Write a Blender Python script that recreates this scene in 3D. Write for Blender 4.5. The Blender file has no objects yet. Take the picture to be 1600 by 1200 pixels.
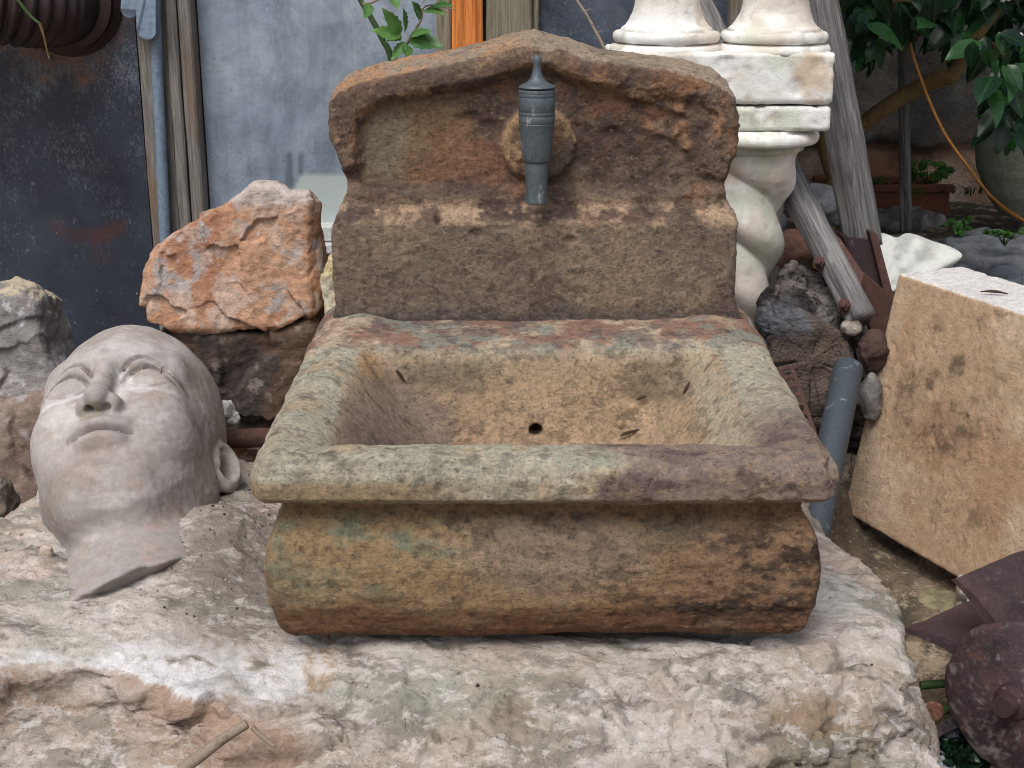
import bpy, math, random
import numpy as np
from mathutils import Vector, Matrix

# ------------------------------------------------------------------ camera, world, sun, exposure
SC = bpy.context.scene
COL = SC.collection
PITCH = math.atan(0.32)
CP, SP, CAMH, FPX = math.cos(PITCH), math.sin(PITCH), 1.15, 2200.0
cam_d = bpy.data.cameras.new('camera')
cam_d.sensor_width = 36.0
cam_d.lens = 36.0 * FPX / 1600.0
cam_d.clip_start = 0.05
cam_d.clip_end = 400.0
cam = bpy.data.objects.new('camera', cam_d)
COL.objects.link(cam)
cam.location = (0, 0, CAMH)
cam.rotation_euler = (math.pi / 2 - PITCH, 0, 0)
SC.camera = cam

SUN_EL, SUN_AZ = math.radians(58), math.radians(205)      # azimuth clockwise from +Y (north)
world = bpy.data.worlds.new('World')
SC.world = world
world.use_nodes = True
wn = world.node_tree.nodes
wl = world.node_tree.links
bg = wn['Background']
sky = wn.new('ShaderNodeTexSky')
sky.sky_type = 'NISHITA'
sky.sun_disc = False
sky.sun_elevation = SUN_EL
sky.sun_rotation = SUN_AZ
sky.air_density = 1.0
sky.dust_density = 4.0
hsv = wn.new('ShaderNodeHueSaturation')
hsv.inputs['Saturation'].default_value = 0.55
wl.new(sky.outputs[0], hsv.inputs['Color'])
wl.new(hsv.outputs[0], bg.inputs[0])
bg.inputs[1].default_value = 0.10
sun_d = bpy.data.lights.new('sun', 'SUN')
sun_d.energy = 1.5
sun_d.angle = math.radians(32)
sun_d.color = (1.0, 0.975, 0.95)
sun = bpy.data.objects.new('sun', sun_d)
COL.objects.link(sun)
sdir = Vector((math.sin(SUN_AZ) * math.cos(SUN_EL), math.cos(SUN_AZ) * math.cos(SUN_EL), math.sin(SUN_EL)))
sun.rotation_euler = sdir.to_track_quat('Z', 'Y').to_euler()
sun.location = (0, 0, 6)
SC.view_settings.view_transform = 'Standard'
SC.view_settings.look = 'None'
SC.view_settings.exposure = 0.6
SC.cycles.filter_width = 1.1
SC.view_settings.gamma = 1.0
SC.view_settings.use_curve_mapping = False

# ------------------------------------------------------------------ small helpers
random.seed(5)
RS = np.random.RandomState(11)
F4 = np.float32


def at(px, py, Y):
    """the place at depth Y on the line of sight of a photo point (measured once from the photograph)"""
    u = (px - 800) / FPX
    v = (py - 600) / FPX
    t = Y / (CP - v * SP)
    return Vector((u * t, Y, CAMH + (-SP - v * CP) * t))


def lin(r, g, b):
    c = np.array([r, g, b], dtype=F4) / 255.0
    return np.where(c <= 0.04045, c / 12.92, ((c + 0.055) / 1.055) ** 2.4).astype(F4)


def lin4(r, g, b):
    c = lin(r, g, b)
    return (float(c[0]), float(c[1]), float(c[2]), 1.0)


LAT = RS.rand(64, 64, 64).astype(F4)


def vnoise(P):
    i = np.floor(P).astype(np.int32)
    f = (P - i).astype(F4)
    u = f * f * f * (f * (f * 6 - 15) + 10)
    i0 = i & 63
    i1 = (i + 1) & 63
    ux, uy, uz = u[:, 0], u[:, 1], u[:, 2]
    x0, y0, z0 = i0[:, 0], i0[:, 1], i0[:, 2]
    x1, y1, z1 = i1[:, 0], i1[:, 1], i1[:, 2]
    a = LAT[x0, y0, z0] * (1 - ux) + LAT[x1, y0, z0] * ux
    b = LAT[x0, y1, z0] * (1 - ux) + LAT[x1, y1, z0] * ux
    c = LAT[x0, y0, z1] * (1 - ux) + LAT[x1, y0, z1] * ux
    d = LAT[x0, y1, z1] * (1 - ux) + LAT[x1, y1, z1] * ux
    a = a * (1 - uy) + b * uy
    c = c * (1 - uy) + d * uy
    return (a * (1 - uz) + c * uz) * 2 - 1


ROT = np.array(Matrix.Rotation(0.9, 3, Vector((1, 2, 3)).normalized()), dtype=F4)


def fbm(P, scale, octv=4, seed=0, gain=0.55, st=(1, 1, 1)):
    """fractal noise, about -1..1; scale in cycles per metre, st stretches the axes"""
    Q = np.asarray(P, dtype=F4) * (np.array(st, dtype=F4) * scale) + F4(seed * 7.31 + 31.7)
    out = 0
    amp, tot = 1.0, 0.0
    for k in range(octv):
        out = out + amp * vnoise(Q)
        tot += amp
        amp *= gain
        Q = (Q @ ROT.T) * F4(2.03) + F4(5.2)
    return out / tot * 1.5


def ridged(P, scale, octv=3, seed=0, st=(1, 1, 1)):
    Q = np.asarray(P, dtype=F4) * (np.array(st, dtype=F4) * scale) + F4(seed * 3.7 + 11.3)
    out = 0
    amp, tot = 1.0, 0.0
    for k in range(octv):
        out = out + amp * (1 - np.abs(vnoise(Q)) * 1.6)
        tot += amp
        amp *= 0.5
        Q = (Q @ ROT.T) * F4(2.1) + F4(3.3)
    return out / tot


def sm(x, a, b):
    t = np.clip((x - a) / (b - a), 0, 1)
    return t * t * (3 - 2 * t)


def blob(P, c, r, warp=None):
    """soft mask round c with radii r"""
    Q = (P - np.array(c, dtype=F4)) / np.array(r, dtype=F4)
    d = np.sqrt((Q * Q).sum(1))
    if warp is not None:
        d = d + warp
    return 1 - sm(d, 0.55, 1.25)


def mixc(c, col, m):
    m = np.clip(m, 0, 1)[:, None].astype(F4)
    return c * (1 - m) + np.asarray(col, dtype=F4) * m


def smin(a, b, k):
    h = np.clip(0.5 + 0.5 * (b - a) / k, 0, 1)
    return b * (1 - h) + a * h - k * h * (1 - h)


def smax(a, b, k):
    return -smin(-a, -b, k)


def s_ell(P, c, r):
    r = np.array(r, dtype=F4)
    Q = (P - np.array(c, dtype=F4))
    k0 = np.sqrt(((Q / r) ** 2).sum(1)) + 1e-9
    k1 = np.sqrt(((Q / (r * r)) ** 2).sum(1)) + 1e-9
    return k0 * (k0 - 1) / k1


def s_cap(P, a, b, ra, rb=None):
    rb = ra if rb is None else rb
    a = np.array(a, dtype=F4)
    b = np.array(b, dtype=F4)
    ab = b - a
    t = np.clip(((P - a) @ ab) / (ab @ ab), 0, 1)
    d = np.sqrt(((P - a - t[:, None] * ab) ** 2).sum(1))
    return d - (ra + (rb - ra) * t)


def s_box(P, c, h, r=0.0):
    Q = np.abs(P - np.array(c, dtype=F4)) - (np.array(h, dtype=F4) - r)
    return np.sqrt((np.maximum(Q, 0) ** 2).sum(1)) + np.minimum(Q.max(1), 0) - r


def s_poly(X, Y, poly):
    """signed distance to a closed 2D polygon"""
    n = len(poly)
    d = np.full(X.shape, 1e9, dtype=F4)
    sgn = np.ones(X.shape, dtype=F4)
    for i in range(n):
        ax, ay = poly[i]
        bx, by = poly[(i + 1) % n]
        ex, ey = bx - ax, by - ay
        wx, wy = X - ax, Y - ay
        t = np.clip((wx * ex + wy * ey) / (ex * ex + ey * ey + 1e-12), 0, 1)
        d = np.minimum(d, (wx - ex * t) ** 2 + (wy - ey * t) ** 2)
        c1 = Y >= ay
        c2 = Y < by
        c3 = ex * wy > ey * wx
        flip = (c1 & c2 & c3) | (~c1 & ~c2 & ~c3)
        sgn = np.where(flip, -sgn, sgn)
    return sgn * np.sqrt(d)


def poly_line_d(X, Z, pts):
    d = np.full(X.shape, 1e9, dtype=F4)
    for (ax, az), (bx, bz) in zip(pts[:-1], pts[1:]):
        ex, ez = bx - ax, bz - az
        t = np.clip(((X - ax) * ex + (Z - az) * ez) / (ex * ex + ez * ez + 1e-12), 0, 1)
        d = np.minimum(d, (X - ax - ex * t) ** 2 + (Z - az - ez * t) ** 2)
    return np.sqrt(d)


def catmull(pts, n=6):
    """smooth closed outline through pts"""
    out = []
    m = len(pts)
    for i in range(m):
        p0, p1, p2, p3 = [np.array(pts[(i + k - 1) % m], dtype=float) for k in range(4)]
        for j in range(n):
            t = j / n
            out.append(tuple(0.5 * (2 * p1 + (p2 - p0) * t + (2 * p0 - 5 * p1 + 4 * p2 - p3) * t * t + (3 * p1 - p0 - 3 * p2 + p3) * t ** 3)))
    return out


def normals(V, F):
    d1 = V[F[:, 2]] - V[F[:, 0]]
    d2 = V[F[:, 3]] - V[F[:, 1]]
    fn = np.cross(d1, d2)
    N = np.zeros_like(V)
    idx = F.ravel()
    for k in range(3):
        N[:, k] = np.bincount(idx, weights=np.repeat(fn[:, k], 4), minlength=len(V))
    N /= (np.linalg.norm(N, axis=1, keepdims=True) + 1e-12)
    return N.astype(F4)


def surface_net(f, lo, hi, h):
    lo = np.array(lo, dtype=F4)
    n = np.ceil((np.array(hi) - lo) / h).astype(int) + 1
    ax = [lo[k] + h * np.arange(n[k], dtype=F4) for k in range(3)]
    G = np.stack(np.meshgrid(*ax, indexing='ij'), -1).reshape(-1, 3)
    val = f(G).reshape(n).astype(F4)
    ins = val < 0
    nx, ny, nz = n - 1
    cnt = np.zeros((nx, ny, nz), np.int8)
    for i in (0, 1):
        for j in (0, 1):
            for k in (0, 1):
                cnt += ins[i:nx + i, j:ny + j, k:nz + k]
    act = (cnt > 0) & (cnt < 8)
    idx = np.full((nx, ny, nz), -1, np.int64)
    ci = np.argwhere(act)
    idx[act] = np.arange(len(ci))
    acc = np.zeros((len(ci), 3), F4)
    num = np.zeros(len(ci), F4)
    for axis in range(3):
        o = [k for k in range(3) if k != axis]
        for a in (0, 1):
            for b in (0, 1):
                c0 = ci.copy()
                c0[:, o[0]] += a
                c0[:, o[1]] += b
                c1 = c0.copy()
                c1[:, axis] += 1
                v0 = val[c0[:, 0], c0[:, 1], c0[:, 2]]
                v1 = val[c1[:, 0], c1[:, 1], c1[:, 2]]
                m = (v0 < 0) != (v1 < 0)
                t = np.where(m, v0 / np.where(v0 == v1, 1, v0 - v1), 0)
                p = c0.astype(F4)
                p[:, axis] += t
                acc += p * m[:, None]
                num += m
    V = lo + h * acc / num[:, None]
    Fs = []
    for axis in range(3):
        o = [k for k in range(3) if k != axis]
        s0 = [slice(1, -1)] * 3
        s1 = [slice(1, -1)] * 3
        s0[axis] = slice(0, -1)
        s1[axis] = slice(1, None)
        a = ins[tuple(s0)]
        b = ins[tuple(s1)]
        e = np.argwhere(a != b)
        if len(e) == 0:
            continue
        flip = a[e[:, 0], e[:, 1], e[:, 2]]
        e[:, o[0]] += 1
        e[:, o[1]] += 1
        q = []
        for da, db in ((-1, -1), (0, -1), (0, 0), (-1, 0)):
            c = e.copy()
            c[:, o[0]] += da
            c[:, o[1]] += db
            q.append(idx[c[:, 0], c[:, 1], c[:, 2]])
        q = np.stack(q, 1)
        if axis == 1:
            flip = ~flip
        q = np.where(flip[:, None], q, q[:, ::-1])
        Fs.append(q)
    F = np.concatenate(Fs)
    return V.astype(F4), F[(F >= 0).all(1)]


def subdivide(V, F):
    E = np.stack([F, np.roll(F, -1, 1)], -1).reshape(-1, 2)
    Es = np.sort(E, 1)
    key = Es[:, 0].astype(np.int64) * len(V) + Es[:, 1]
    uk, inv = np.unique(key, return_inverse=True)
    mid = 0.5 * (V[uk // len(V)] + V[uk % len(V)])
    cen = V[F].mean(1)
    nv = len(V)
    e = nv + inv.reshape(-1, 4)
    c = nv + len(uk) + np.arange(len(F))
    Q = [np.stack([F[:, i], e[:, i], c, e[:, i - 1]], 1) for i in range(4)]
    return np.concatenate([V, mid, cen]).astype(F4), np.concatenate(Q)


def project(f, V, h, it=2):
    eps = F4(h * 0.2)
    for _ in range(it):
        d = f(V)
        g = np.stack([f(V + np.eye(3, dtype=F4)[k] * eps) - d for k in range(3)], 1) / eps
        g2 = (g * g).sum(1) + 1e-4
        st = np.clip(d / g2, -h, h)
        V = (V - g * st[:, None]).astype(F4)
    return V


def relax(V, F, w=0.5):
    A = np.zeros_like(V)
    n = np.bincount(F.ravel(), minlength=len(V)).astype(F4) * 2
    for k in range(3):
        A[:, k] = np.bincount(F.ravel(), weights=(V[np.roll(F, 1, 1), k] + V[np.roll(F, -1, 1), k]).ravel(), minlength=len(V))
    return (V * (1 - w) + w * A / np.maximum(n, 1)[:, None]).astype(F4)


def sdf_mesh(f, lo, hi, h, nsub):
    V, F = surface_net(f, lo, hi, h)
    V = project(f, V, h)
    for s in range(nsub):
        V, F = subdivide(V, F)
        V = relax(V, F, 0.35)
        h /= 2
        V = project(f, V, h, 2 if s == nsub - 1 else 1)
    return V, F


def make_mesh(name, V, F, col=None, smooth=True):
    me = bpy.data.meshes.new(name)
    V = np.asarray(V, dtype=F4)
    if isinstance(F, np.ndarray) and F.ndim == 2:
        nf, k = F.shape
        me.vertices.add(len(V))
        me.vertices.foreach_set('co', V.ravel())
        me.loops.add(nf * k)
        me.loops.foreach_set('vertex_index', F.astype(np.int32).ravel())
        me.polygons.add(nf)
        me.polygons.foreach_set('loop_start', np.arange(nf, dtype=np.int32) * k)
        me.update(calc_edges=True)
    else:
        me.from_pydata([tuple(map(float, v)) for v in V], [], [tuple(map(int, q)) for q in F])
        me.update()
    if smooth:
        me.polygons.foreach_set('use_smooth', np.ones(len(me.polygons), dtype=bool))
    if col is not None:
        at_ = me.attributes.new('Col', 'FLOAT_COLOR', 'POINT')
        c4 = np.ones((len(V), 4), F4)
        c4[:, :3] = np.clip(col[:, :3], 0.002, 0.92)
        if col.shape[1] == 4:
            c4[:, 3] = np.clip(col[:, 3], 0, 1)
        at_.data.foreach_set('color', c4.ravel())
    return me


def link(name, me, mat=None, parent=None, loc=None):
    o = bpy.data.objects.new(name, me)
    COL.objects.link(o)
    if mat is not None and me is not None and len(me.materials) == 0:
        me.materials.append(mat)
    if parent is not None:
        o.parent = parent
    if loc is not None:
        o.location = loc
    return o


def tag(o, label=None, cat=None, group=None, kind=None):
    for k, v in (('label', label), ('category', cat), ('group', group), ('kind', kind)):
        if v:
            o[k] = v
    return o


def thing(name, label, cat, loc=(0, 0, 0), group=None):
    o = bpy.data.objects.new(name, None)
    o.empty_display_size = 0.05
    COL.objects.link(o)
    o.location = loc
    return tag(o, label, cat, group)


class MB:
    """collects simple solids into one mesh"""

    def __init__(s):
        s.v = []
        s.f = []

    def add(s, V, F):
        b = len(s.v)
        s.v += [tuple(map(float, x)) for x in V]
        s.f += [tuple(int(i) + b for i in q) for q in F]
        return s

    def box(s, lo, hi, M=None):
        x0, y0, z0 = lo
        x1, y1, z1 = hi
        V = [Vector(p) for p in ((x0, y0, z0), (x1, y0, z0), (x1, y1, z0), (x0, y1, z0), (x0, y0, z1), (x1, y0, z1), (x1, y1, z1), (x0, y1, z1))]
        if M is not None:
            V = [M @ p for p in V]
        return s.add(V, [(0, 3, 2, 1), (4, 5, 6, 7), (0, 1, 5, 4), (1, 2, 6, 5), (2, 3, 7, 6), (3, 0, 4, 7)])

    def tube(s, pts, rad, n=10, cap=True):
        pts = [Vector(p) for p in pts]
        if not hasattr(rad, '__len__'):
            rad = [rad] * len(pts)
        V, F = [], []
        up = Vector((0.13, 0.21, 0.97))
        for i, p in enumerate(pts):
            d = (pts[min(i + 1, len(pts) - 1)] - pts[max(i - 1, 0)]).normalized()
            a = d.cross(up)
            if a.length < 0.05:
                a = d.cross(Vector((1, 0, 0)))
            a.normalize()
            b = a.cross(d).normalized()
            for k in range(n):
                t = 2 * math.pi * k / n
                V.append(p + (a * math.cos(t) + b * math.sin(t)) * rad[i])
        for i in range(len(pts) - 1):
            for k in range(n):
                k2 = (k + 1) % n
                F.append((i * n + k, i * n + k2, (i + 1) * n + k2, (i + 1) * n + k))
        if cap:
            F.append(tuple(range(n))[::-1])
            F.append(tuple((len(pts) - 1) * n + k for k in range(n)))
        return s.add(V, F)

    def lathe(s, prof, c=(0, 0, 0), n=48):
        V, F = [], []
        for r, z in prof:
            for k in range(n):
                t = 2 * math.pi * k / n
                V.append((c[0] + r * math.cos(t), c[1] + r * math.sin(t), c[2] + z))
        for i in range(len(prof) - 1):
            for k in range(n):
                k2 = (k + 1) % n
                F.append((i * n + k, i * n + k2, (i + 1) * n + k2, (i + 1) * n + k))
        F.append(tuple(range(n))[::-1])
        F.append(tuple((len(prof) - 1) * n + k for k in range(n)))
        return s.add(V, F)

    def build(s, name, mat, parent=None, loc=None, smooth=False, bevel=0, col=None):
        me = make_mesh(name, np.array(s.v, dtype=F4), s.f, smooth=smooth)
        o = link(name, me, mat, parent, loc)
        if bevel:
            m = o.modifiers.new('bevel', 'BEVEL')
            m.width = bevel
            m.segments = 2
            m.limit_method = 'ANGLE'
        if smooth:
            try:
                me.set_sharp_from_angle(angle=math.radians(40))
            except Exception:
                pass
        return o


def smooth_path(pts, n=6):
    out = []
    m = len(pts)
    P = [Vector(p) for p in pts]
    for i in range(m - 1):
        p0, p1, p2, p3 = P[max(i - 1, 0)], P[i], P[i + 1], P[min(i + 2, m - 1)]
        for j in range(n):
            t = j / n
            out.append(0.5 * (2 * p1 + (p2 - p0) * t + (2 * p0 - 5 * p1 + 4 * p2 - p3) * t * t + (3 * p1 - p0 - 3 * p2 + p3) * t ** 3))
    out.append(P[-1])
    return out


# ------------------------------------------------------------------ materials
class NT:
    def __init__(s, name, rough=0.9, spec=0.3, metal=0.0):
        s.m = bpy.data.materials.new(name)
        s.m.use_nodes = True
        s.n = s.m.node_tree.nodes
        s.l = s.m.node_tree.links
        s.b = s.n['Principled BSDF']
        s.b.inputs['Roughness'].default_value = rough
        s.b.inputs['Specular IOR Level'].default_value = spec
        s.b.inputs['Metallic'].default_value = metal
        s.tc = s.n.new('ShaderNodeTexCoord')

    def map(s, scale=(1, 1, 1), rot=(0, 0, 0), loc=(0, 0, 0)):
        m = s.n.new('ShaderNodeMapping')
        m.inputs['Scale'].default_value = scale
        m.inputs['Rotation'].default_value = rot
        m.inputs['Location'].default_value = loc
        s.l.new(s.tc.outputs['Object'], m.inputs['Vector'])
        return m.outputs[0]

    def noise(s, vec, scale, detail=5, rough=0.6, dist=0.0):
        n = s.n.new('ShaderNodeTexNoise')
        n.inputs['Scale'].default_value = scale
        n.inputs['Detail'].default_value = detail
        n.inputs['Roughness'].default_value = rough
        n.inputs['Distortion'].default_value = dist
        s.l.new(vec, n.inputs['Vector'])
        return n.outputs['Fac']

    def voro(s, vec, scale, feature='F1', out='Distance'):
        n = s.n.new('ShaderNodeTexVoronoi')
        n.feature = feature
        n.inputs['Scale'].default_value = scale
        s.l.new(vec, n.inputs['Vector'])
        return n.outputs[out]

    def ramp(s, fac, stops, interp='LINEAR'):
        r = s.n.new('ShaderNodeValToRGB')
        r.color_ramp.interpolation = interp
        e = r.color_ramp.elements
        while len(e) < len(stops):
            e.new(0.5)
        for el, (p, c) in zip(e, stops):
            el.position = p
            el.color = c if hasattr(c, '__len__') else (c, c, c, 1)
        s.l.new(fac, r.inputs[0])
        return r.outputs[0]

    def mix(s, a, b, fac, mode='MIX'):
        m = s.n.new('ShaderNodeMix')
        m.data_type = 'RGBA'
        m.blend_type = mode
        for sock, v in ((m.inputs[0], fac), (m.inputs[6], a), (m.inputs[7], b)):
            if hasattr(v, 'is_linked'):
                s.l.new(v, sock)
            else:
                sock.default_value = v
        return m.outputs[2]

    def math(s, op, a, b=0.5):
        m = s.n.new('ShaderNodeMath')
        m.operation = op
        for sock, v in ((m.inputs[0], a), (m.inputs[1], b)):
            if hasattr(v, 'is_linked'):
                s.l.new(v, sock)
            else:
                sock.default_value = v
        return m.outputs[0]

    def attr(s, name='Col'):
        a = s.n.new('ShaderNodeAttribute')
        a.attribute_name = name
        s.alpha = a.outputs['Alpha']
        return a.outputs['Color']

    def bump(s, h, strength=0.5, dist=0.004, prev=None):
        b = s.n.new('ShaderNodeBump')
        b.inputs['Strength'].default_value = strength
        b.inputs['Distance'].default_value = dist
        s.l.new(h, b.inputs['Height'])
        if prev is not None:
            s.l.new(prev, b.inputs['Normal'])
        return b.outputs[0]

    def out(s, color=None, normal=None, rough=None):
        if color is not None:
            if hasattr(color, 'is_linked'):
                s.l.new(color, s.b.inputs['Base Color'])
            else:
                s.b.inputs['Base Color'].default_value = color
        if normal is not None:
            s.l.new(normal, s.b.inputs['Normal'])
        if rough is not None:
            s.l.new(rough, s.b.inputs['Roughness'])
        return s.m


def stone_mat(name, mott=70, lo=0.62, hi=1.3, speck=420, speck_at=0.37, speck_dark=0.42, bs=160, bd=0.004, strength=0.6, st=(1, 1, 1), rough=0.9, light=None, spec=0.25, patches=()):
    t = NT(name, rough, spec)
    v = t.map(st)
    base = t.attr()
    m = t.ramp(t.noise(v, mott, 7, 0.7), [(0.28, lo), (0.72, hi)])
    c = t.mix(base, m, 1.0, 'MULTIPLY')
    sp = t.ramp(t.noise(v, speck * 0.6, 6, 0.72, 0.4), [(speck_at - 0.03, speck_dark), (speck_at + 0.05, 1.0)])
    c = t.mix(c, sp, 1.0, 'MULTIPLY')
    for ps, pst, pth, pw, pc, pa in patches:
        pm = t.ramp(t.noise(t.map(pst), ps, 12, 0.72, 0.3), [(pth - pw, 0.0), (pth + pw, pa)])
        c = t.mix(c, pc, t.math('MULTIPLY', pm, t.alpha))
    if light:
        sp2 = t.ramp(t.noise(v, light[0], 2, 0.5), [(light[1] - 0.01, 0.0), (light[1] + 0.03, 1.0)])
        c = t.mix(c, light[2], sp2)
    h = t.noise(v, bs, 8, 0.68)
    n = t.bump(h, strength, bd)
    h2 = t.noise(v, bs * 4, 4, 0.6)
    n = t.bump(h2, strength * 0.6, bd * 0.3, n)
    return t.out(c, n)


def wood_mat(name, c0, c1, c2, g=1.0, rough=0.85, stain=None, axis=2):
    t = NT(name, rough, 0.2)
    st = [55 * g, 55 * g, 55 * g]
    st[axis] = 4.5 * g
    v = t.map(st)
    n1 = t.noise(v, 1.0, 9, 0.7, 0.9)
    c = t.ramp(n1, [(0.28, c0), (0.48, c1), (0.72, c2)])
    st2 = [160 * g] * 3
    st2[axis] = 3.0 * g
    n2 = t.noise(t.map(st2), 1.0, 4, 0.6)
    c = t.mix(c, t.ramp(n2, [(0.35, 0.45), (0.5, 1.0)]), 0.8, 'MULTIPLY')
    if stain:
        s3 = [9.0] * 3
        s3[axis] = 2.0
        f = t.ramp(t.noise(t.map(s3), 1.0, 5, 0.65), [(stain[1], 0.0), (stain[1] + 0.12, 0.8)])
        c = t.mix(c, stain[0], f)
    n = t.bump(t.math('ADD', n1, n2), 0.6, 0.004)
    return t.out(c, n)


def metal_mat(name, base, dark, lite, sc=40, rough=0.55, metal=0.0, spec=0.4, th=(0.45, 0.62), st=(1, 1, 1), bd=0.002):
    t = NT(name, rough, spec, metal)
    v = t.map(st)
    n1 = t.noise(v, sc, 7, 0.65)
    c = t.ramp(n1, [(0.3, dark), (th[0], base), (th[1], base), (th[1] + 0.08, lite)])
    n2 = t.noise(v, sc * 9, 3, 0.6)
    c = t.mix(c, t.ramp(n2, [(0.3, 0.6), (0.6, 1.1)]), 0.7, 'MULTIPLY')
    r = t.ramp(n1, [(0.3, rough - 0.12), (0.7, min(rough + 0.2, 1.0))])
    return t.out(c, t.bump(t.math('ADD', n1, n2), 0.4, bd), r)


M_FOUNT = stone_mat('weathered_sandstone', 110, 0.66, 1.36, 420, 0.395, 0.45, 170, 0.008, 1.0,
                    patches=((42, (0.7, 1, 1.2), 0.60, 0.045, lin4(92, 74, 66), 0.45), (26, (0.8, 1, 1.2), 0.60, 0.05, lin4(196, 178, 146), 0.34), (120, (0.7, 1, 1.1), 0.60, 0.03, lin4(216, 186, 150), 0.5), (95, (0.8, 1, 1.1), 0.60, 0.03, lin4(58, 48, 44), 0.5)))
M_BOULD = stone_mat('lichen_limestone', 80, 0.78, 1.18, 300, 0.355, 0.6, 110, 0.008, 0.75,
                    patches=((13, (0.6, 1.2, 1.3), 0.55, 0.025, lin4(140, 134, 124), 0.66), (30, (0.7, 1.2, 1.2), 0.56, 0.03, lin4(236, 230, 226), 0.45), (70, (0.7, 1.2, 1.2), 0.615, 0.02, lin4(84, 80, 72), 0.6)))
M_HEAD = stone_mat('cast_clay', 70, 0.78, 1.14, 700, 0.30, 0.62, 420, 0.0012, 0.45, light=(520, 0.71, lin4(225, 218, 208)))
M_ROCK = stone_mat('broken_rock', 55, 0.62, 1.3, 300, 0.36, 0.6, 90, 0.006, 0.8)
M_WHITE = stone_mat('white_plaster', 40, 0.84, 1.08, 260, 0.31, 0.5, 260, 0.0024, 0.6,
                    patches=((60, (1, 1, 1), 0.64, 0.02, lin4(150, 146, 134), 0.5), (18, (1, 1, 1), 0.60, 0.05, lin4(196, 184, 170), 0.4)))
M_BLOCK = stone_mat('sandy_concrete', 60, 0.74, 1.2, 300, 0.38, 0.5, 220, 0.004, 0.8,
                    patches=((30, (1, 1, 1), 0.62, 0.06, lin4(140, 112, 86), 0.35), (110, (1, 1, 1), 0.62, 0.03, lin4(214, 190, 162), 0.4), (80, (1, 1, 1), 0.64, 0.03, lin4(110, 90, 72), 0.35)))
M_GROUND = stone_mat('garden_soil', 40, 0.6, 1.3, 150, 0.38, 0.45, 70, 0.012, 0.9,
                     patches=((9, (1, 1, 1), 0.545, 0.02, lin4(206, 184, 158), 0.75), (22, (1, 1, 1), 0.575, 0.02, lin4(96, 92, 78), 0.6), (60, (1, 1, 1), 0.60, 0.02, lin4(220, 210, 198), 0.5), (70, (1, 1, 1), 0.61, 0.02, lin4(70, 64, 56), 0.6)))
M_IRON = stone_mat('dusty_dark_iron', 50, 0.7, 1.25, 300, 0.36, 0.6, 120, 0.003, 0.6, rough=0.55, spec=0.45,
                   patches=((150, (1, 1, 0.4), 0.60, 0.03, lin4(130, 120, 116), 0.3), (34, (1, 1, 1), 0.60, 0.05, lin4(96, 66, 56), 0.5)))
M_WALL = stone_mat('old_garden_wall', 14, 0.62, 1.25, 120, 0.36, 0.6, 40, 0.02, 0.9)
M_DRIFT = stone_mat('weathered_driftwood', 30, 0.45, 1.5, 200, 0.38, 0.4, 60, 0.009, 1.0, st=(1, 1, 3.0))
M_PEWTER = metal_mat('grey_pewter', lin4(84, 94, 100), lin4(58, 66, 72), lin4(158, 162, 160), 42, 0.5, 0.3, 0.4, (0.42, 0.60), st=(1, 1, 0.35), bd=0.0016)
M_RUST = metal_mat('dark_rust_iron', lin4(58, 41, 44), lin4(42, 30, 34), lin4(112, 96, 88), 60, 0.6, 0.1, 0.4, (0.42, 0.60))
M_RUST2 = metal_mat('brown_rust_iron', lin4(84, 60, 54), lin4(52, 38, 36), lin4(128, 98, 82), 60, 0.75, 0.0, 0.25)
M_PIPE = metal_mat('grey_blue_pipe', lin4(66, 74, 82), lin4(50, 56, 64), lin4(140, 142, 138), 70, 0.55, 0.1, 0.4, (0.4, 0.63))
M_COND = metal_mat('grey_plastic_conduit', lin4(112, 128, 146), lin4(92, 106, 124), lin4(150, 162, 172), 12, 0.5, 0.0, 0.4)
M_DUCT = metal_mat('sooty_duct_metal', lin4(58, 46, 46), lin4(38, 30, 32), lin4(120, 116, 112), 30, 0.38, 0.45, 0.5, (0.42, 0.66), bd=0.0006)
M_BEAM = wood_mat('grey_weathered_beam', lin4(60, 58, 60), lin4(108, 105, 105), lin4(160, 157, 154), 1.3)
M_POST = wood_mat('grey_frame_board', lin4(92, 89, 86), lin4(120, 116, 111), lin4(142, 138, 132), 2.0, stain=(lin4(122, 98, 74), 0.54))
M_POST2 = wood_mat('olive_frame_board', lin4(96, 92, 80), lin4(128, 122, 106), lin4(152, 146, 130), 2.0)
M_ORANGE = wood_mat('orange_varnished_board', lin4(170, 92, 40), lin4(204, 122, 62), lin4(222, 146, 84), 1.2, 0.6)
M_SILL = metal_mat('painted_sill', lin4(186, 190, 188), lin4(150, 156, 156), lin4(214, 216, 212), 20, 0.5, 0.0, 0.4)
M_TERRA = metal_mat('terracotta', lin4(122, 80, 64), lin4(94, 62, 52), lin4(150, 110, 90), 12, 0.85, 0.0, 0.2)
M_STUCCO = metal_mat('grey_stucco', lin4(146, 138, 126), lin4(112, 106, 98), lin4(174, 166, 154), 9, 0.92, 0.0, 0.2, (0.42, 0.58), bd=0.004)
M_JAR = metal_mat('glazed_jar', lin4(150, 158, 140), lin4(116, 124, 110), lin4(176, 182, 166), 8, 0.55, 0.0, 0.4)
M_HOSE = metal_mat('orange_hose', lin4(160, 108, 48), lin4(130, 84, 36), lin4(180, 132, 70), 10, 0.5, 0.0, 0.4)
M_STEM = metal_mat('green_stem', lin4(58, 82, 44), lin4(44, 58, 34), lin4(84, 100, 56), 40, 0.55, 0.0, 0.35)
M_TWIG = metal_mat('dry_twig', lin4(138, 124, 110), lin4(94, 80, 70), lin4(170, 156, 140), 60, 0.9, 0.0, 0.2)
M_BARK = metal_mat('citrus_bark', lin4(122, 104, 72), lin4(82, 70, 54), lin4(150, 134, 98), 18, 0.9, 0.0, 0.2)
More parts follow.
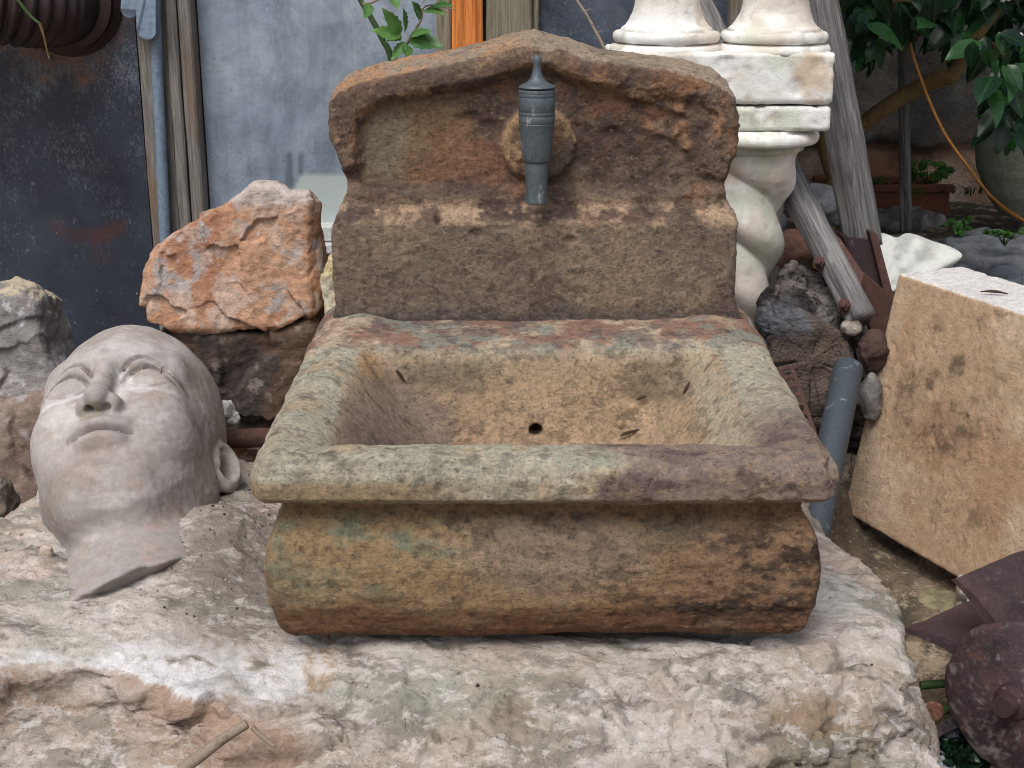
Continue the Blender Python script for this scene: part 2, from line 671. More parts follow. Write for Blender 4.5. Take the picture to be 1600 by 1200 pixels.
M_STRAW = metal_mat('dry_straw', lin4(150, 122, 84), lin4(120, 108, 60), lin4(186, 160, 124), 30, 0.7, 0.0, 0.3)
M_DEBRIS = metal_mat('dry_dark_leaf', lin4(70, 58, 46), lin4(46, 40, 34), lin4(96, 80, 60), 80, 0.85, 0.0, 0.2)


def leaf_mat(name, a, b, c, rough=0.4, tr=0.25):
    t = NT(name, rough, 0.45)
    oi = t.n.new('ShaderNodeObjectInfo')
    col = t.ramp(oi.outputs['Random'], [(0.0, a), (0.55, b), (1.0, c)])
    n1 = t.noise(t.map(), 60, 4, 0.6)
    col = t.mix(col, t.ramp(n1, [(0.3, 0.6), (0.7, 1.25)]), 0.8, 'MULTIPLY')
    sx = t.n.new('ShaderNodeSeparateXYZ')
    t.l.new(t.map(), sx.inputs[0])
    rib = t.ramp(t.math('ABSOLUTE', sx.outputs[0]), [(0.0007, 0.6), (0.0016, 0.0)])
    col = t.mix(col, c, rib)
    t.out(col, t.bump(n1, 0.25, 0.002))
    tn = t.n.new('ShaderNodeBsdfTranslucent')
    t.l.new(col, tn.inputs['Color'])
    mx = t.n.new('ShaderNodeMixShader')
    mx.inputs[0].default_value = tr
    t.l.new(t.b.outputs[0], mx.inputs[1])
    t.l.new(tn.outputs[0], mx.inputs[2])
    t.l.new(mx.outputs[0], t.n['Material Output'].inputs[0])
    return t.m


M_CITRUS = leaf_mat('citrus_leaf', lin4(20, 42, 30), lin4(30, 60, 38), lin4(52, 96, 48), 0.34)
M_ROSE = leaf_mat('young_shoot_leaf', lin4(58, 98, 46), lin4(78, 122, 58), lin4(98, 140, 72), 0.45, 0.3)
M_HERB = leaf_mat('herb_leaf', lin4(52, 92, 42), lin4(72, 120, 54), lin4(96, 142, 66), 0.5, 0.3)


def door_mat():
    t = NT('black_sheet_metal', 0.5, 0.4)
    v = t.map()
    big = t.noise(v, 5, 6, 0.65)
    c = t.ramp(big, [(0.3, lin4(28, 33, 45)), (0.7, lin4(54, 60, 74))])
    # pale scuffs and drips, thicker towards the top of the sheet
    sx = t.n.new('ShaderNodeSeparateXYZ')
    t.l.new(v, sx.inputs[0])
    fine = t.noise(t.map((150, 1, 85)), 1.0, 7, 0.78, 1.4)
    up = t.ramp(t.math('MULTIPLY', t.math('ADD', sx.outputs[2], t.math('MULTIPLY', t.noise(v, 6, 4, 0.6), 0.6)), 0.6), [(0.36, 0.0), (0.78, 0.16)])
    patch = t.ramp(t.noise(v, 11, 5, 0.7), [(0.4, 0.0), (0.66, 0.14)])
    f = t.ramp(t.math('ADD', t.math('ADD', fine, up), patch), [(0.68, 0.0), (0.77, 0.85)])
    c = t.mix(c, lin4(120, 128, 136), t.math('MULTIPLY', f, t.ramp(big, [(0.3, 0.2), (0.7, 0.8)])))
    sp = t.ramp(t.noise(v, 130, 2, 0.5), [(0.70, 0.0), (0.74, 0.7)])
    c = t.mix(c, lin4(150, 155, 160), sp)
    # rust bloom under the duct and a brown smear lower down
    a = t.attr()
    sepa = t.n.new('ShaderNodeSeparateColor')
    t.l.new(a, sepa.inputs[0])
    rn = t.ramp(t.noise(v, 28, 6, 0.7), [(0.36, 0.0), (0.62, 1.0)])
    c = t.mix(c, lin4(128, 84, 56), t.math('MULTIPLY', t.math('MULTIPLY', sepa.outputs[0], rn), 0.95))
    c = t.mix(c, lin4(74, 44, 38), t.math('MULTIPLY', sepa.outputs[1], 0.85))
    return t.out(c, t.bump(t.noise(v, 90, 5, 0.6), 0.3, 0.002), t.ramp(big, [(0.3, 0.4), (0.7, 0.62)]))


M_DOOR = door_mat()


def pane_mat(name, c0, c1, c2, painted_sheet):
    t = NT(name, 0.32, 0.5)
    v = t.map()
    cloud = t.noise(v, 4.5, 8, 0.68, 0.6)
    c = t.ramp(cloud, [(0.28, c0), (0.5, c1), (0.74, c2)])
    streak = t.noise(t.map((26, 1, 1.6)), 1.0, 6, 0.6, 0.5)
    c = t.mix(c, t.ramp(streak, [(0.34, 0.82), (0.5, 1.0), (0.7, 1.1)]), 0.85, 'MULTIPLY')
    c = t.mix(c, t.ramp(t.noise(v, 16, 10, 0.75, 0.5), [(0.36, 0.72), (0.5, 1.0), (0.64, 1.2)]), 0.8, 'MULTIPLY')
    dust = t.ramp(t.noise(v, 170, 4, 0.7), [(0.54, 0.0), (0.70, 0.75)])
    dust = t.math('MULTIPLY', dust, t.ramp(t.noise(v, 7, 5, 0.6), [(0.42, 0.0), (0.62, 0.85)]))
    c = t.mix(c, lin4(176, 186, 194), dust)
    blk = t.ramp(t.noise(v, 60, 5, 0.7), [(0.27, 0.7), (0.34, 0.0)])
    c = t.mix(c, lin4(60, 66, 72), blk)
    if painted_sheet:
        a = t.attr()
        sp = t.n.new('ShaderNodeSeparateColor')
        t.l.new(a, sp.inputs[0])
        c = t.mix(c, lin4(176, 186, 180), t.math('MULTIPLY', sp.outputs[0], 0.85))  # pale sheet seen through the glass, painted into the pane colour
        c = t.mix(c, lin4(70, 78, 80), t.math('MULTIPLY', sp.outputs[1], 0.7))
    return t.out(c, None, t.ramp(cloud, [(0.3, 0.22), (0.7, 0.55)]))


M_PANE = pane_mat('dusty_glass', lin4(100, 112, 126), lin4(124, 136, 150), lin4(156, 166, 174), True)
M_PANE2 = pane_mat('dark_glass', lin4(50, 58, 70), lin4(72, 80, 92), lin4(100, 106, 114), False)

# ------------------------------------------------------------------ ground
def grid_mesh(xs, ys, zf):
    X, Y = np.meshgrid(np.array(xs, dtype=F4), np.array(ys, dtype=F4), indexing='ij')
    P = np.stack([X.ravel(), Y.ravel(), np.zeros(X.size, F4)], 1)
    nx, ny = X.shape
    i = np.arange((nx - 1) * (ny - 1))
    a = (i // (ny - 1)) * ny + i % (ny - 1)
    F = np.stack([a, a + ny, a + ny + 1, a + 1], 1)
    P[:, 2] = zf(P)
    return P, F


def ground_z(P):
    z = 0.012 * fbm(P, 3.0, 4, 1) + 0.006 * fbm(P, 22, 3, 2)
    z = z + 0.24 * blob(P * np.array([1, 1, 0], F4), (0.55, 2.95, 0), (0.42, 0.45, 1), 0.25 * fbm(P, 5, 3, 4))
    z = z + 0.06 * blob(P * np.array([1, 1, 0], F4), (0.95, 2.45, 0), (0.55, 0.45, 1))
    z = z + 0.10 * sm(P[:, 1], 4.3, 5.3) * (P[:, 0] > 0.2)
    return z


gx = np.unique(np.concatenate([np.array([-60, -30, -14, -8, -5, -3, -2]), np.arange(-1.4, 0.3, 0.06), np.arange(0.3, 2.6, 0.016), np.array([2.8, 3.4, 4.5, 7, 12, 25, 60])]))
gy = np.unique(np.concatenate([np.array([-60, -30, -12, -6, -3, -1, 0.4]), np.arange(1.0, 1.6, 0.05), np.arange(1.6, 3.2, 0.016), np.arange(3.2, 6.2, 0.03), np.array([6.5, 7.5, 10, 16, 30, 60])]))
gv, gf = grid_mesh(gx, gy, ground_z)
gc = np.tile(lin(128, 112, 94), (len(gv), 1))
w1 = fbm(gv, 4, 5, 3)
gc = mixc(gc, lin(186, 164, 136), sm(w1, 0.0, 0.45))
gc = mixc(gc, lin(92, 88, 72), sm(fbm(gv, 7, 5, 6), 0.15, 0.5))
gc = mixc(gc, lin(160, 140, 116), sm(fbm(gv, 30, 3, 8), 0.25, 0.5) * 0.7)
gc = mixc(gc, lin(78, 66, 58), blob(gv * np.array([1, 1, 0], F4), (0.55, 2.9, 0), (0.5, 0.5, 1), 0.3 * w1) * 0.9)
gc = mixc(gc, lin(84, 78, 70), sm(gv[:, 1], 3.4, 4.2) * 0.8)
gr = link('ground', make_mesh('ground', gv, gf, gc), M_GROUND)
tag(gr, 'pale earth with dark damp patches round the stones', None, None, 'structure')

# ------------------------------------------------------------------ workshop building behind the fountain
WY = 3.10
bld = thing('workshop_building', 'workshop front with black metal door and large dusty window behind the fountain', 'building', (0, WY, 0))


def wl_(px, py, y=0.0):
    p = at(px, py, WY + y)
    return p.x, p.z


def brel(o):
    return o


X_D = wl_(230, 200)[0]           # seam between door and post
X_P = wl_(313, 200)[0]           # right side of the post
X_W = wl_(681, 30)[0]            # right side of the window
X_B1, X_B2, X_B3 = wl_(706, 30)[0], wl_(757, 30)[0], wl_(831, 30)[0]
X_C = 0.60
Z_T = 2.3
# masonry core
MB().box((-3.2, 0.16, -0.1), (X_C, 2.4, 2.75)).build('wall', M_STUCCO, bld)
MB().box((-3.35, -0.1, 2.75), (X_C + 0.15, 2.55, 2.87)).build('roof', M_TERRA, bld)


def panel(x0, x1, z0, z1, y0, y1, step):
    """front sheet as a fine grid with a closed back"""
    xs = np.arange(x0, x1 + step * 0.5, step)
    zs = np.arange(z0, z1 + step * 0.5, step)
    X, Z = np.meshgrid(xs, zs, indexing='ij')
    nx, nz = X.shape
    P = np.stack([X.ravel(), np.full(X.size, y0), Z.ravel()], 1).astype(F4)
    i = np.arange((nx - 1) * (nz - 1))
    a = (i // (nz - 1)) * nz + i % (nz - 1)
    F = [tuple(q) for q in np.stack([a, a + nz, a + nz + 1, a + 1], 1)]
    b = len(P)
    x1, z1 = xs[-1], zs[-1]
    P = np.concatenate([P, np.array([(x0, y1, z0), (x1, y1, z0), (x1, y1, z1), (x0, y1, z1)], F4)])
    c = [0, (nx - 1) * nz, nx * nz - 1, nz - 1]
    F += [(b, b + 3, b + 2, b + 1)]
    for k in range(4):
        F.append((c[k], b + k, b + (k + 1) % 4, c[(k + 1) % 4]))
    return P, F


P, F = panel(-1.75, X_D - 0.002, 0.02, Z_T, 0.0, 0.05, 0.016)
rust = blob(P, wl_(105, 78)[:1] + (0.0,) + wl_(105, 78)[1:], (0.09, 1, 0.06), 0.5 * fbm(P, 22, 4, 2))
rx, rz = wl_(98, 62)
rust = blob(P, (rx, 0, rz), (0.12, 1, 0.085), 0.5 * fbm(P, 22, 4, 2))
s1 = [wl_(86, 352), wl_(100, 362), wl_(125, 370), wl_(150, 366), wl_(185, 352)]
s2 = [wl_(120, 372), wl_(150, 376), wl_(170, 366), wl_(186, 356)]
s3 = [wl_(150, 398), wl_(172, 404)]
sm_ = np.maximum(np.maximum(1 - sm(poly_line_d(P[:, 0], P[:, 2], s1), 0.004, 0.02), 1 - sm(poly_line_d(P[:, 0], P[:, 2], s2), 0.004, 0.018)), 0.5 * (1 - sm(poly_line_d(P[:, 0], P[:, 2], s3), 0.0, 0.022)))
dc = np.stack([rust, sm_ * (0.7 + 0.5 * fbm(P, 40, 3, 5)), np.zeros(len(P))], 1)
door = link('door', make_mesh('door', P, F, dc, smooth=False), M_DOOR, bld)
tag(door, 'black sheet metal door with pale scuffs and a rust bloom')

# post between door and window: three boards, the blue grey conduit and its flaps
post = bpy.data.objects.new('post', None)
COL.objects.link(post)
post.parent = bld


def wobble_box(name, x0, x1, y0, y1, z0, z1, mat, parent, seed=0, amp=0.0015, n=60):
    zs = np.linspace(z0, z1, n)
    V, F = [], []
    cs = [(x0, y0, 0), (x1, y0, 0), (x1, y1, 0), (x0, y1, 0)]
    e = min(0.004, (x1 - x0) * 0.2)
    ring = [(x0 + e, y0), (x1 - e, y0), (x1, y0 + e), (x1, y1), (x0, y1), (x0, y0 + e)]
    for z in zs:
        for k, (x, y) in enumerate(ring):
            V.append((x, y, z))
    V = np.array(V, dtype=F4)
    V[:, 0] += amp * fbm(V, 9, 4, seed)
    V[:, 1] += amp * fbm(V, 9, 4, seed + 3)
    m = len(ring)
    for i in range(n - 1):
        for k in range(m):
            F.append((i * m + k, i * m + (k + 1) % m, (i + 1) * m + (k + 1) % m, (i + 1) * m + k))
    F.append(tuple(range(m))[::-1])
    F.append(tuple((n - 1) * m + k for k in range(m)))
    return link(name, make_mesh(name, V, F, smooth=False), mat, parent)


xa, xb = X_D, X_D + (X_P - X_D) * 0.29
xc = X_D + (X_P - X_D) * 0.53
xd = X_D + (X_P - X_D) * 0.74
wobble_box('board', xa, xb, -0.03, 0.05, 0.02, Z_T, M_POST, post, 1)
wobble_box('board', xb + 0.001, xc, -0.012, 0.05, 0.02, Z_T, M_POST, post, 2)
wobble_box('board', xc + 0.001, xd, -0.03, 0.05, 0.02, Z_T, M_POST, post, 3)
wobble_box('board', xd + 0.003, X_P, -0.024, 0.05, 0.02, Z_T, M_POST, post, 4)
cpts = [Vector((p[0], -0.034, p[1])) for p in (wl_(266, 420), wl_(262, 330), wl_(257, 220), wl_(252, 120), wl_(249, 30), wl_(247, -60), wl_(246, -300))]
MB().tube(smooth_path(cpts, 5), 0.0125, 12).build('conduit', M_COND, post, smooth=True)


def flap(px0, py0, px1, py1, r, th, y, name):
    """a rounded strap hanging from px0,py0 to px1,py1"""
    a, b = wl_(px0, py0), wl_(px1, py1)
    pts = []
    n = 10
    d = Vector((b[0] - a[0], 0, b[1] - a[1]))
    L = d.length
    d.normalize()
    s = Vector((d.z, 0, -d.x))
    out = [(-r, 0.0)] + [(-r * math.cos(t), L - r + r * math.sin(t)) for t in np.linspace(0, math.pi, n)] + [(r, 0.0)]
    V, F = [], []
    o = Vector((a[0], y, a[1]))
    for k, yy in ((1.0, 0.0), (1.0, -th * 0.6), (0.86, -th)):
        for u, v in out:
            p = o + s * (u * k) + d * (L - r + (v - L + r) * k if v > L - r else v)
            V.append((p.x, y + yy - 0.012 * math.sin(min(1, v / L) * 2.2), p.z))
    m = len(out)
    for j in range(2):
        for k in range(m):
            F.append((j * m + k, j * m + (k + 1) % m, (j + 1) * m + (k + 1) % m, (j + 1) * m + k))
    F.append(tuple(range(m)))
    F.append(tuple(2 * m + k for k in range(m))[::-1])
    o2 = link(name, make_mesh(name, np.array(V), F, smooth=False), M_COND, post)
    md = o2.modifiers.new('bevel', 'BEVEL')
    md.width = 0.004
    md.segments = 3
    return o2


flap(239, -70, 243, 57, 0.0195, 0.02, -0.045, 'strap')
flap(216, -70, 214, 24, 0.0165, 0.016, -0.038, 'strap')

# window with its dusty pane, a white sill and side bead
win = bpy.data.objects.new('window', None)
COL.objects.link(win)
win.parent = bld
zs_ = wl_(515, 372)[1]
P, F = panel(X_P + 0.004, X_W, zs_ + 0.03, Z_T, 0.03, 0.036, 0.006)
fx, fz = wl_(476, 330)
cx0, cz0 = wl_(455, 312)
painted_sheet = sm(P[:, 0] - (cx0 + np.maximum(0, cz0 - P[:, 2]) * -0.5) - 0.03 * sm(P[:, 2], cz0, cz0 + 0.08), -0.008, 0.008) * (1 - sm(P[:, 2], wl_(500, 279)[1] - 0.004, wl_(500, 274)[1] + 0.004))  # painted outline of the pale sheet behind the glass
dd = np.zeros(len(P), F4)
for (a, b, r) in (((449, 247), (449, 290), 0.012), ((468, 246), (467, 272), 0.009)):
    dd = np.maximum(dd, 1 - sm(poly_line_d(P[:, 0], P[:, 2], [wl_(*a), wl_(*b)]), r * 0.35, r))
link('pane', make_mesh('pane', P, F, np.stack([painted_sheet, dd, dd * 0], 1), smooth=False), M_PANE, win)
MB().box((X_P - 0.02, -0.02, zs_ - 0.004), (X_W + 0.02, 0.05, zs_ + 0.03)).build('sill', M_SILL, win, bevel=0.003)
MB().box((X_P - 0.02, -0.035, zs_ - 0.03), (X_W + 0.02, 0.05, zs_ - 0.006)).build('sill', M_SILL, win, bevel=0.004)
wobble_box('frame', X_W + 0.001, X_B1 - 0.001, -0.01, 0.05, 0.4, Z_T, M_POST2, win, 7)
wobble_box('board', X_B1, X_B2 - 0.004, -0.03, 0.05, 0.1, Z_T, M_ORANGE, bld, 8)
wobble_box('board', X_B2 + 0.004, X_B3, -0.022, 0.05, 0.1, Z_T, M_POST2, bld, 9)
win2 = bpy.data.objects.new('window', None)
COL.objects.link(win2)
win2.parent = bld
P, F = panel(X_B3 + 0.016, X_C - 0.115, 0.5, Z_T, 0.03, 0.036, 0.05)
link('pane', make_mesh('pane', P, F, np.zeros((len(P), 3)), smooth=False), M_PANE2, win2)
wobble_box('frame', X_B3 + 0.001, X_B3 + 0.014, -0.006, 0.05, 0.1, Z_T, M_POST2, win2, 11)
wx0, wx1 = wl_(1138, 30)[0], wl_(1166, 30)[0]
wobble_box('frame', wx0, wx1, -0.02, 0.028, 0.1, Z_T, M_POST, win2, 12)
wobble_box('board', X_C - 0.112, X_C, -0.02, 0.15, 0.0, Z_T, M_POST, bld, 13)
MB().box((X_P - 0.02, 0.052, 0.0), (X_C - 0.115, 0.158, zs_ - 0.035)).build('wall', M_STUCCO, bld)

# corrugated flue that leaves the door, with its collar
duct = bpy.data.objects.new('flue', None)
COL.objects.link(duct)
duct.parent = bld
tag(duct, 'sooty corrugated flue elbow bolted on the door')
dx, dz = wl_(98, 2)
ctrl = smooth_path([(dx, -0.02, dz), (dx - 0.005, -0.06, dz), (dx - 0.03, -0.11, dz + 0.004), (dx - 0.075, -0.15, dz + 0.012), (dx - 0.14, -0.175, dz + 0.03), (dx - 0.25, -0.18, dz + 0.08), (dx - 0.36, -0.17, dz + 0.16)], 26)
V, F = [], []
n = 56
arc = 0
for i, p in enumerate(ctrl):
    if i:
        arc += (ctrl[i] - ctrl[i - 1]).length
    d = (ctrl[min(i + 1, len(ctrl) - 1)] - ctrl[max(i - 1, 0)]).normalized()
    a = d.cross(Vector((0, 0, 1))).normalized()
    b = a.cross(d).normalized()
    R = 0.088 + (0.0055 * math.sin(arc * 2 * math.pi / 0.021) if arc > 0.05 else 0.002)
    for k in range(n):
        t = 2 * math.pi * k / n
        V.append(p + (a * math.cos(t) + b * math.sin(t)) * R)
for i in range(len(ctrl) - 1):
    for k in range(n):
        k2 = (k + 1) % n
        F.append((i * n + k, (i + 1) * n + k, (i + 1) * n + k2, i * n + k2))
F.append(tuple((len(ctrl) - 1) * n + k for k in range(n)))
link('corrugated_tube', make_mesh('corrugated_tube', np.array([tuple(v) for v in V]), F), M_DUCT, duct)
prof = [(0.115, 0.0), (0.115, 0.006), (0.106, 0.012), (0.100, 0.016), (0.100, 0.034), (0.090, 0.038), (0.06, 0.038)]
m = MB().lathe(prof, n=56)
o = m.build('collar', M_DUCT, duct, smooth=True)
o.rotation_euler = (math.pi / 2, 0, 0)
o.location = (dx + 0.012, -0.001, dz)

# ------------------------------------------------------------------ garden wall at the back right
GY = 5.75
gw = thing('garden_wall', 'old rubble wall with peeling grey plaster behind the citrus tree', 'wall', (2.2, GY, 0))
xs = np.arange(-1.8, 6.0, 0.022)
zs = np.arange(-0.05, 2.3, 0.022)
X, Z = np.meshgrid(xs, zs, indexing='ij')
P0 = np.stack([X.ravel(), np.zeros(X.size), Z.ravel()], 1).astype(F4)
PX = P0 + np.array([2.2, 0, 0], F4)
edge = at(1420, 231, GY).z + 0.05 * fbm(PX * np.array([1, 0, 0], F4), 2.3, 4, 3) + 0.02 * fbm(PX * np.array([1, 0, 0], F4), 12, 3, 4)
pl = sm(PX[:, 2] - edge, -0.006, 0.006)
rub = ridged(PX, 2.6, 3, 5)
P0[:, 1] = -0.05 * pl - (1 - pl) * (0.03 * rub + 0.02 * fbm(PX, 6, 4, 6)) - 0.008 * fbm(PX, 5, 4, 9)
c = np.tile(lin(176, 146, 124), (len(PX), 1))
c = mixc(c, lin(200, 178, 158), sm(fbm(PX, 5, 4, 8), 0.0, 0.4))
c = mixc(c, lin(140, 92, 72), sm(fbm(PX, 4, 4, 10), 0.2, 0.5) * 0.7)
pc = np.tile(lin(118, 112, 106), (len(PX), 1))
pc = mixc(pc, lin(88, 86, 84), sm(fbm(PX, 3, 5, 11), 0.0, 0.4))
pc = mixc(pc, lin(150, 124, 104), sm(PX[:, 2] - edge, 0.16, 0.0) * sm(fbm(PX, 4, 4, 12), -0.3, 0.3))
c = c * (1 - pl[:, None]) + pc * pl[:, None]
c = mixc(c, lin(58, 48, 44), np.exp(-((PX[:, 2] - edge + 0.008) / 0.010) ** 2) * sm(fbm(PX, 6, 3, 14), -0.4, 0.1) * 0.8)
nx, nz = X.shape
i = np.arange((nx - 1) * (nz - 1))
a = (i // (nz - 1)) * nz + i % (nz - 1)
F = [tuple(q) for q in np.stack([a, a + nz, a + nz + 1, a + 1], 1)]
b = len(P0)
P0 = np.concatenate([P0, np.array([(xs[0], 0.4, zs[0]), (xs[-1], 0.4, zs[0]), (xs[-1], 0.4, zs[-1]), (xs[0], 0.4, zs[-1])], F4)])
c = np.concatenate([c, np.tile(lin(150, 130, 112), (4, 1))])
cc = [0, (nx - 1) * nz, nx * nz - 1, nz - 1]
F.append((b, b + 3, b + 2, b + 1))
# thick sides as strips so that the relief edge is closed
for k, (s, t_) in enumerate(((0, 1), (1, 2), (2, 3), (3, 0))):
    if k == 0:
        run = [q * nz for q in range(nx)]
    elif k == 1:
        run = [(nx - 1) * nz + q for q in range(nz)]
    elif k == 2:
        run = [q * nz + nz - 1 for q in range(nx - 1, -1, -1)]
    else:
        run = [q for q in range(nz - 1, -1, -1)]
    F.append(tuple([b + s] + [b + t_] + run[::-1]))
link('masonry', make_mesh('masonry', P0, F, c * 1.35), M_WALL, gw)

# ------------------------------------------------------------------ boulder
def desat(c, k):
    g = (c @ np.array([0.3, 0.59, 0.11], F4))[:, None]
    return c * (1 - k) + g * k


LIPL = [tuple(at(px, py, Y)) for px, py, Y in ((30, 1104, 1.51), (110, 1098, 1.505), (190, 1110, 1.495), (280, 1138, 1.465), (345, 1160, 1.44), (400, 1186, 1.42))]
LIPR = [tuple(at(px, py, Y)) for px, py, Y in ((1120, 1128, 1.43), (1200, 1138, 1.43), (1290, 1140, 1.44), (1380, 1132, 1.47), (1460, 1118, 1.51))]


def lips(P):
    dl = np.full(len(P), 9.0, F4)
    dr_ = np.full(len(P), 9.0, F4)
    for a, b in zip(LIPL[:-1], LIPL[1:]):
        dl = np.minimum(dl, s_cap(P, a, b, 0.0))
    for a, b in zip(LIPR[:-1], LIPR[1:]):
        dr_ = np.minimum(dr_, s_cap(P, a, b, 0.0))
    return dl, dr_


BP = [(0.47, 2.22), (0.465, 1.95), (0.505, 1.82), (0.52, 1.66), (0.50, 1.50), (0.44, 1.42), (0.2, 1.385), (-0.1, 1.37), (-0.31, 1.385), (-0.45, 1.455), (-0.57, 1.52), (-0.66, 1.52), (-0.80, 1.52), (-0.9, 1.7), (-0.84, 1.92), (-0.75, 2.06), (-0.6, 2.18), (-0.47, 2.27), (0, 2.3)]
BPS = catmull(BP, 3)


def boulder_top(x, y):
    return 0.302 + 0.014 * np.sin(x * 5.1 + 1.0) * np.sin(y * 6.0) - 0.095 * sm(y, 1.60, 1.36) - 0.012 * sm(x, 0.36, 0.5) + 0.042 * np.exp(-((x + 0.45) / 0.085) ** 2 - ((y - 1.86) / 0.13) ** 2)


def boulder(P):
    x, y, z = P[:, 0], P[:, 1], P[:, 2]
    d2 = s_poly(x, y, BPS)
    # the lip overhangs: the flank steps back below it, then comes out again
    back = np.interp(z, [-0.1, 0.12, 0.185, 0.215, 0.25, 0.275, 0.4], [-0.05, -0.035, 0.0, 0.035, 0.03, 0.0, 0.0]).astype(F4)
    wgt = np.maximum(0.5 * sm(x, -0.1, -0.3), 0.95 * sm(x, 0.22, 0.33)) + 0.15
    d2 = d2 + back * wgt - 0.02 * fbm(np.stack([x, y, z], 1), 5, 2, 3)
    d = smax(d2, z - boulder_top(x, y), 0.055)
    dl, dr_ = lips(P)
    wob = 0.010 * fbm(P, 16, 2, 9)
    d = smax(d, -(dl - 0.040 + wob), 0.010)
    d = smax(d, -(dr_ - 0.017 + 0.7 * wob), 0.008)
    return smax(d, -0.06 - z, 0.02)


V, F = sdf_mesh(boulder, (-1.0, 1.3, -0.1), (0.62, 2.4, 0.42), 0.014, 2)
N = normals(V, F)
RD_ = np.array(Matrix.Rotation(math.radians(24), 3, 'Z') @ Matrix.Rotation(math.radians(14), 3, 'Y'), dtype=F4)
Vr = (V @ RD_.T).astype(F4)
strata = fbm(Vr, 9, 4, 4, st=(0.35, 1.3, 3.0))
led = ridged(Vr, 8, 3, 6, st=(0.35, 1.6, 1.8))
under = blob(V, (0.03, 1.85, 0.31), (0.40, 0.33, 0.2))
hd = blob(V, (-0.53, 1.86, 0.31), (0.13, 0.20, 0.2))
D = 0.010 * strata + 0.008 * led + 0.0034 * fbm(V, 45, 4, 7) + 0.0014 * fbm(V, 170, 3, 8)
fw_ = sm(V[:, 1], 1.60, 1.50)
# broken lumps along the front
fr_i = np.where(fw_ > 0)[0]
rs_ = np.random.RandomState(5)
sd_ = np.stack([rs_.uniform(-0.75, 0.52, 150), rs_.uniform(1.34, 1.58, 150), rs_.uniform(0.15, 0.31, 150)], 1).astype(F4)
tl_ = rs_.randn(150, 3).astype(F4)
tl_[:, 0] *= 0.5
tl_ /= np.linalg.norm(tl_, axis=1, keepdims=True)
Vf = V[fr_i]
Wf = Vf + 0.016 * np.stack([fbm(Vf, 14, 3, 71), fbm(Vf, 14, 3, 72), fbm(Vf, 14, 3, 73)], 1).astype(F4)
bst = np.full(len(Vf), 9.0, F4)
lump = np.zeros(len(Vf), F4)
for s, t in zip(sd_, tl_):
    q = Wf - s
    q2 = q * np.array([0.8, 1.2, 1.5], F4)
    dq = (q2 * q2).sum(1)
    k_ = dq < bst
    bst = np.where(k_, dq, bst)
    lump = np.where(k_, q @ t, lump)
D[fr_i] += np.clip(lump * 0.30, -0.010, 0.010) * fw_[fr_i]
tl = sm(V[:, 2], 0.20, 0.26)
front = sm(V[:, 1], 1.62, 1.48)
crust = sm(fbm(V, 38, 3, 15, st=(1, 1, 1)), 0.0, 0.25)
D = D + 0.0055 * sm(fbm(V, 11, 6, 17, st=(0.6, 1.1, 1.6), gain=0.62), 0.02, 0.10) + 0.008 * crust * front * sm(V[:, 0], -0.35, -0.1)
D = D * (1 - 0.55 * np.maximum(under, hd)) - 0.006 * np.maximum(under, hd)
# crescent hollow and split in the right nose
hc = at(1340, 1040, 1.55)
hr = np.sqrt(((V[:, 0] - hc.x - 0.012) / 1.3) ** 2 + ((V[:, 1] - hc.y + 0.02) / 1.0) ** 2)
D = D - 0.016 * np.exp(-((hr - 0.034) / 0.006) ** 2) * (V[:, 1] > hc.y - 0.02) * tl
V = V + N * D[:, None].astype(F4)
N = normals(V, F)
c = np.tile(lin(214, 205, 194), (len(V), 1))
n1 = fbm(V, 6, 5, 21, st=(0.7, 1.2, 1.2))
n2 = fbm(Vr, 22, 5, 22, st=(0.4, 1.5, 1.5), gain=0.7)
n3 = fbm(V, 70, 3, 23)
c = mixc(c, lin(216, 196, 184), sm(n1, 0.05, 0.4))
c = mixc(c, lin(186, 166, 144), sm(fbm(V, 4, 4, 24), 0.1, 0.45) * 0.5)
top = sm(N[:, 2], 0.35, 0.75)
gr_ = sm(n2 + 0.35 * n1 + 0.25 * n3, 0.05, 0.45)
c = mixc(c, lin(140, 133, 118), gr_ * (0.62 * top + 0.35 * (1 - top)))
c = mixc(c, lin(104, 98, 90), sm(n2 + 0.3 * n3, 0.42, 0.70) * 0.5)
c = mixc(c, lin(168, 174, 160), sm(fbm(V, 8, 4, 26), 0.22, 0.6) * 0.4 * top)
# powdery white along the left lip, grey dusty slope between head and basin
wlip = blob(V, (-0.42, 1.50, 0.29), (0.20, 0.085, 0.06), 0.7 * n2)
c = mixc(c, lin(230, 230, 230), wlip * (1 - 0.75 * gr_))
c = mixc(c, lin(224, 222, 214), blob(V, (0.42, 1.72, 0.3), (0.05, 0.10, 0.06), 0.6 * n2) * 0.8)
c = mixc(c, lin(136, 127, 116), blob(V, (-0.36, 1.82, 0.3), (0.13, 0.26, 0.1), 0.4 * n2) * 0.85)
c = mixc(c, lin(150, 140, 118), blob(V, (0.08, 1.47, 0.27), (0.34, 0.09, 0.08), 0.8 * n2) * 0.55 * sm(fbm(V, 9, 4, 29), -0.2, 0.3))
c = mixc(c, lin(178, 160, 150), blob(V, (-0.36, 2.0, 0.3), (0.05, 0.16, 0.1), 0.3 * n2) * 0.6)
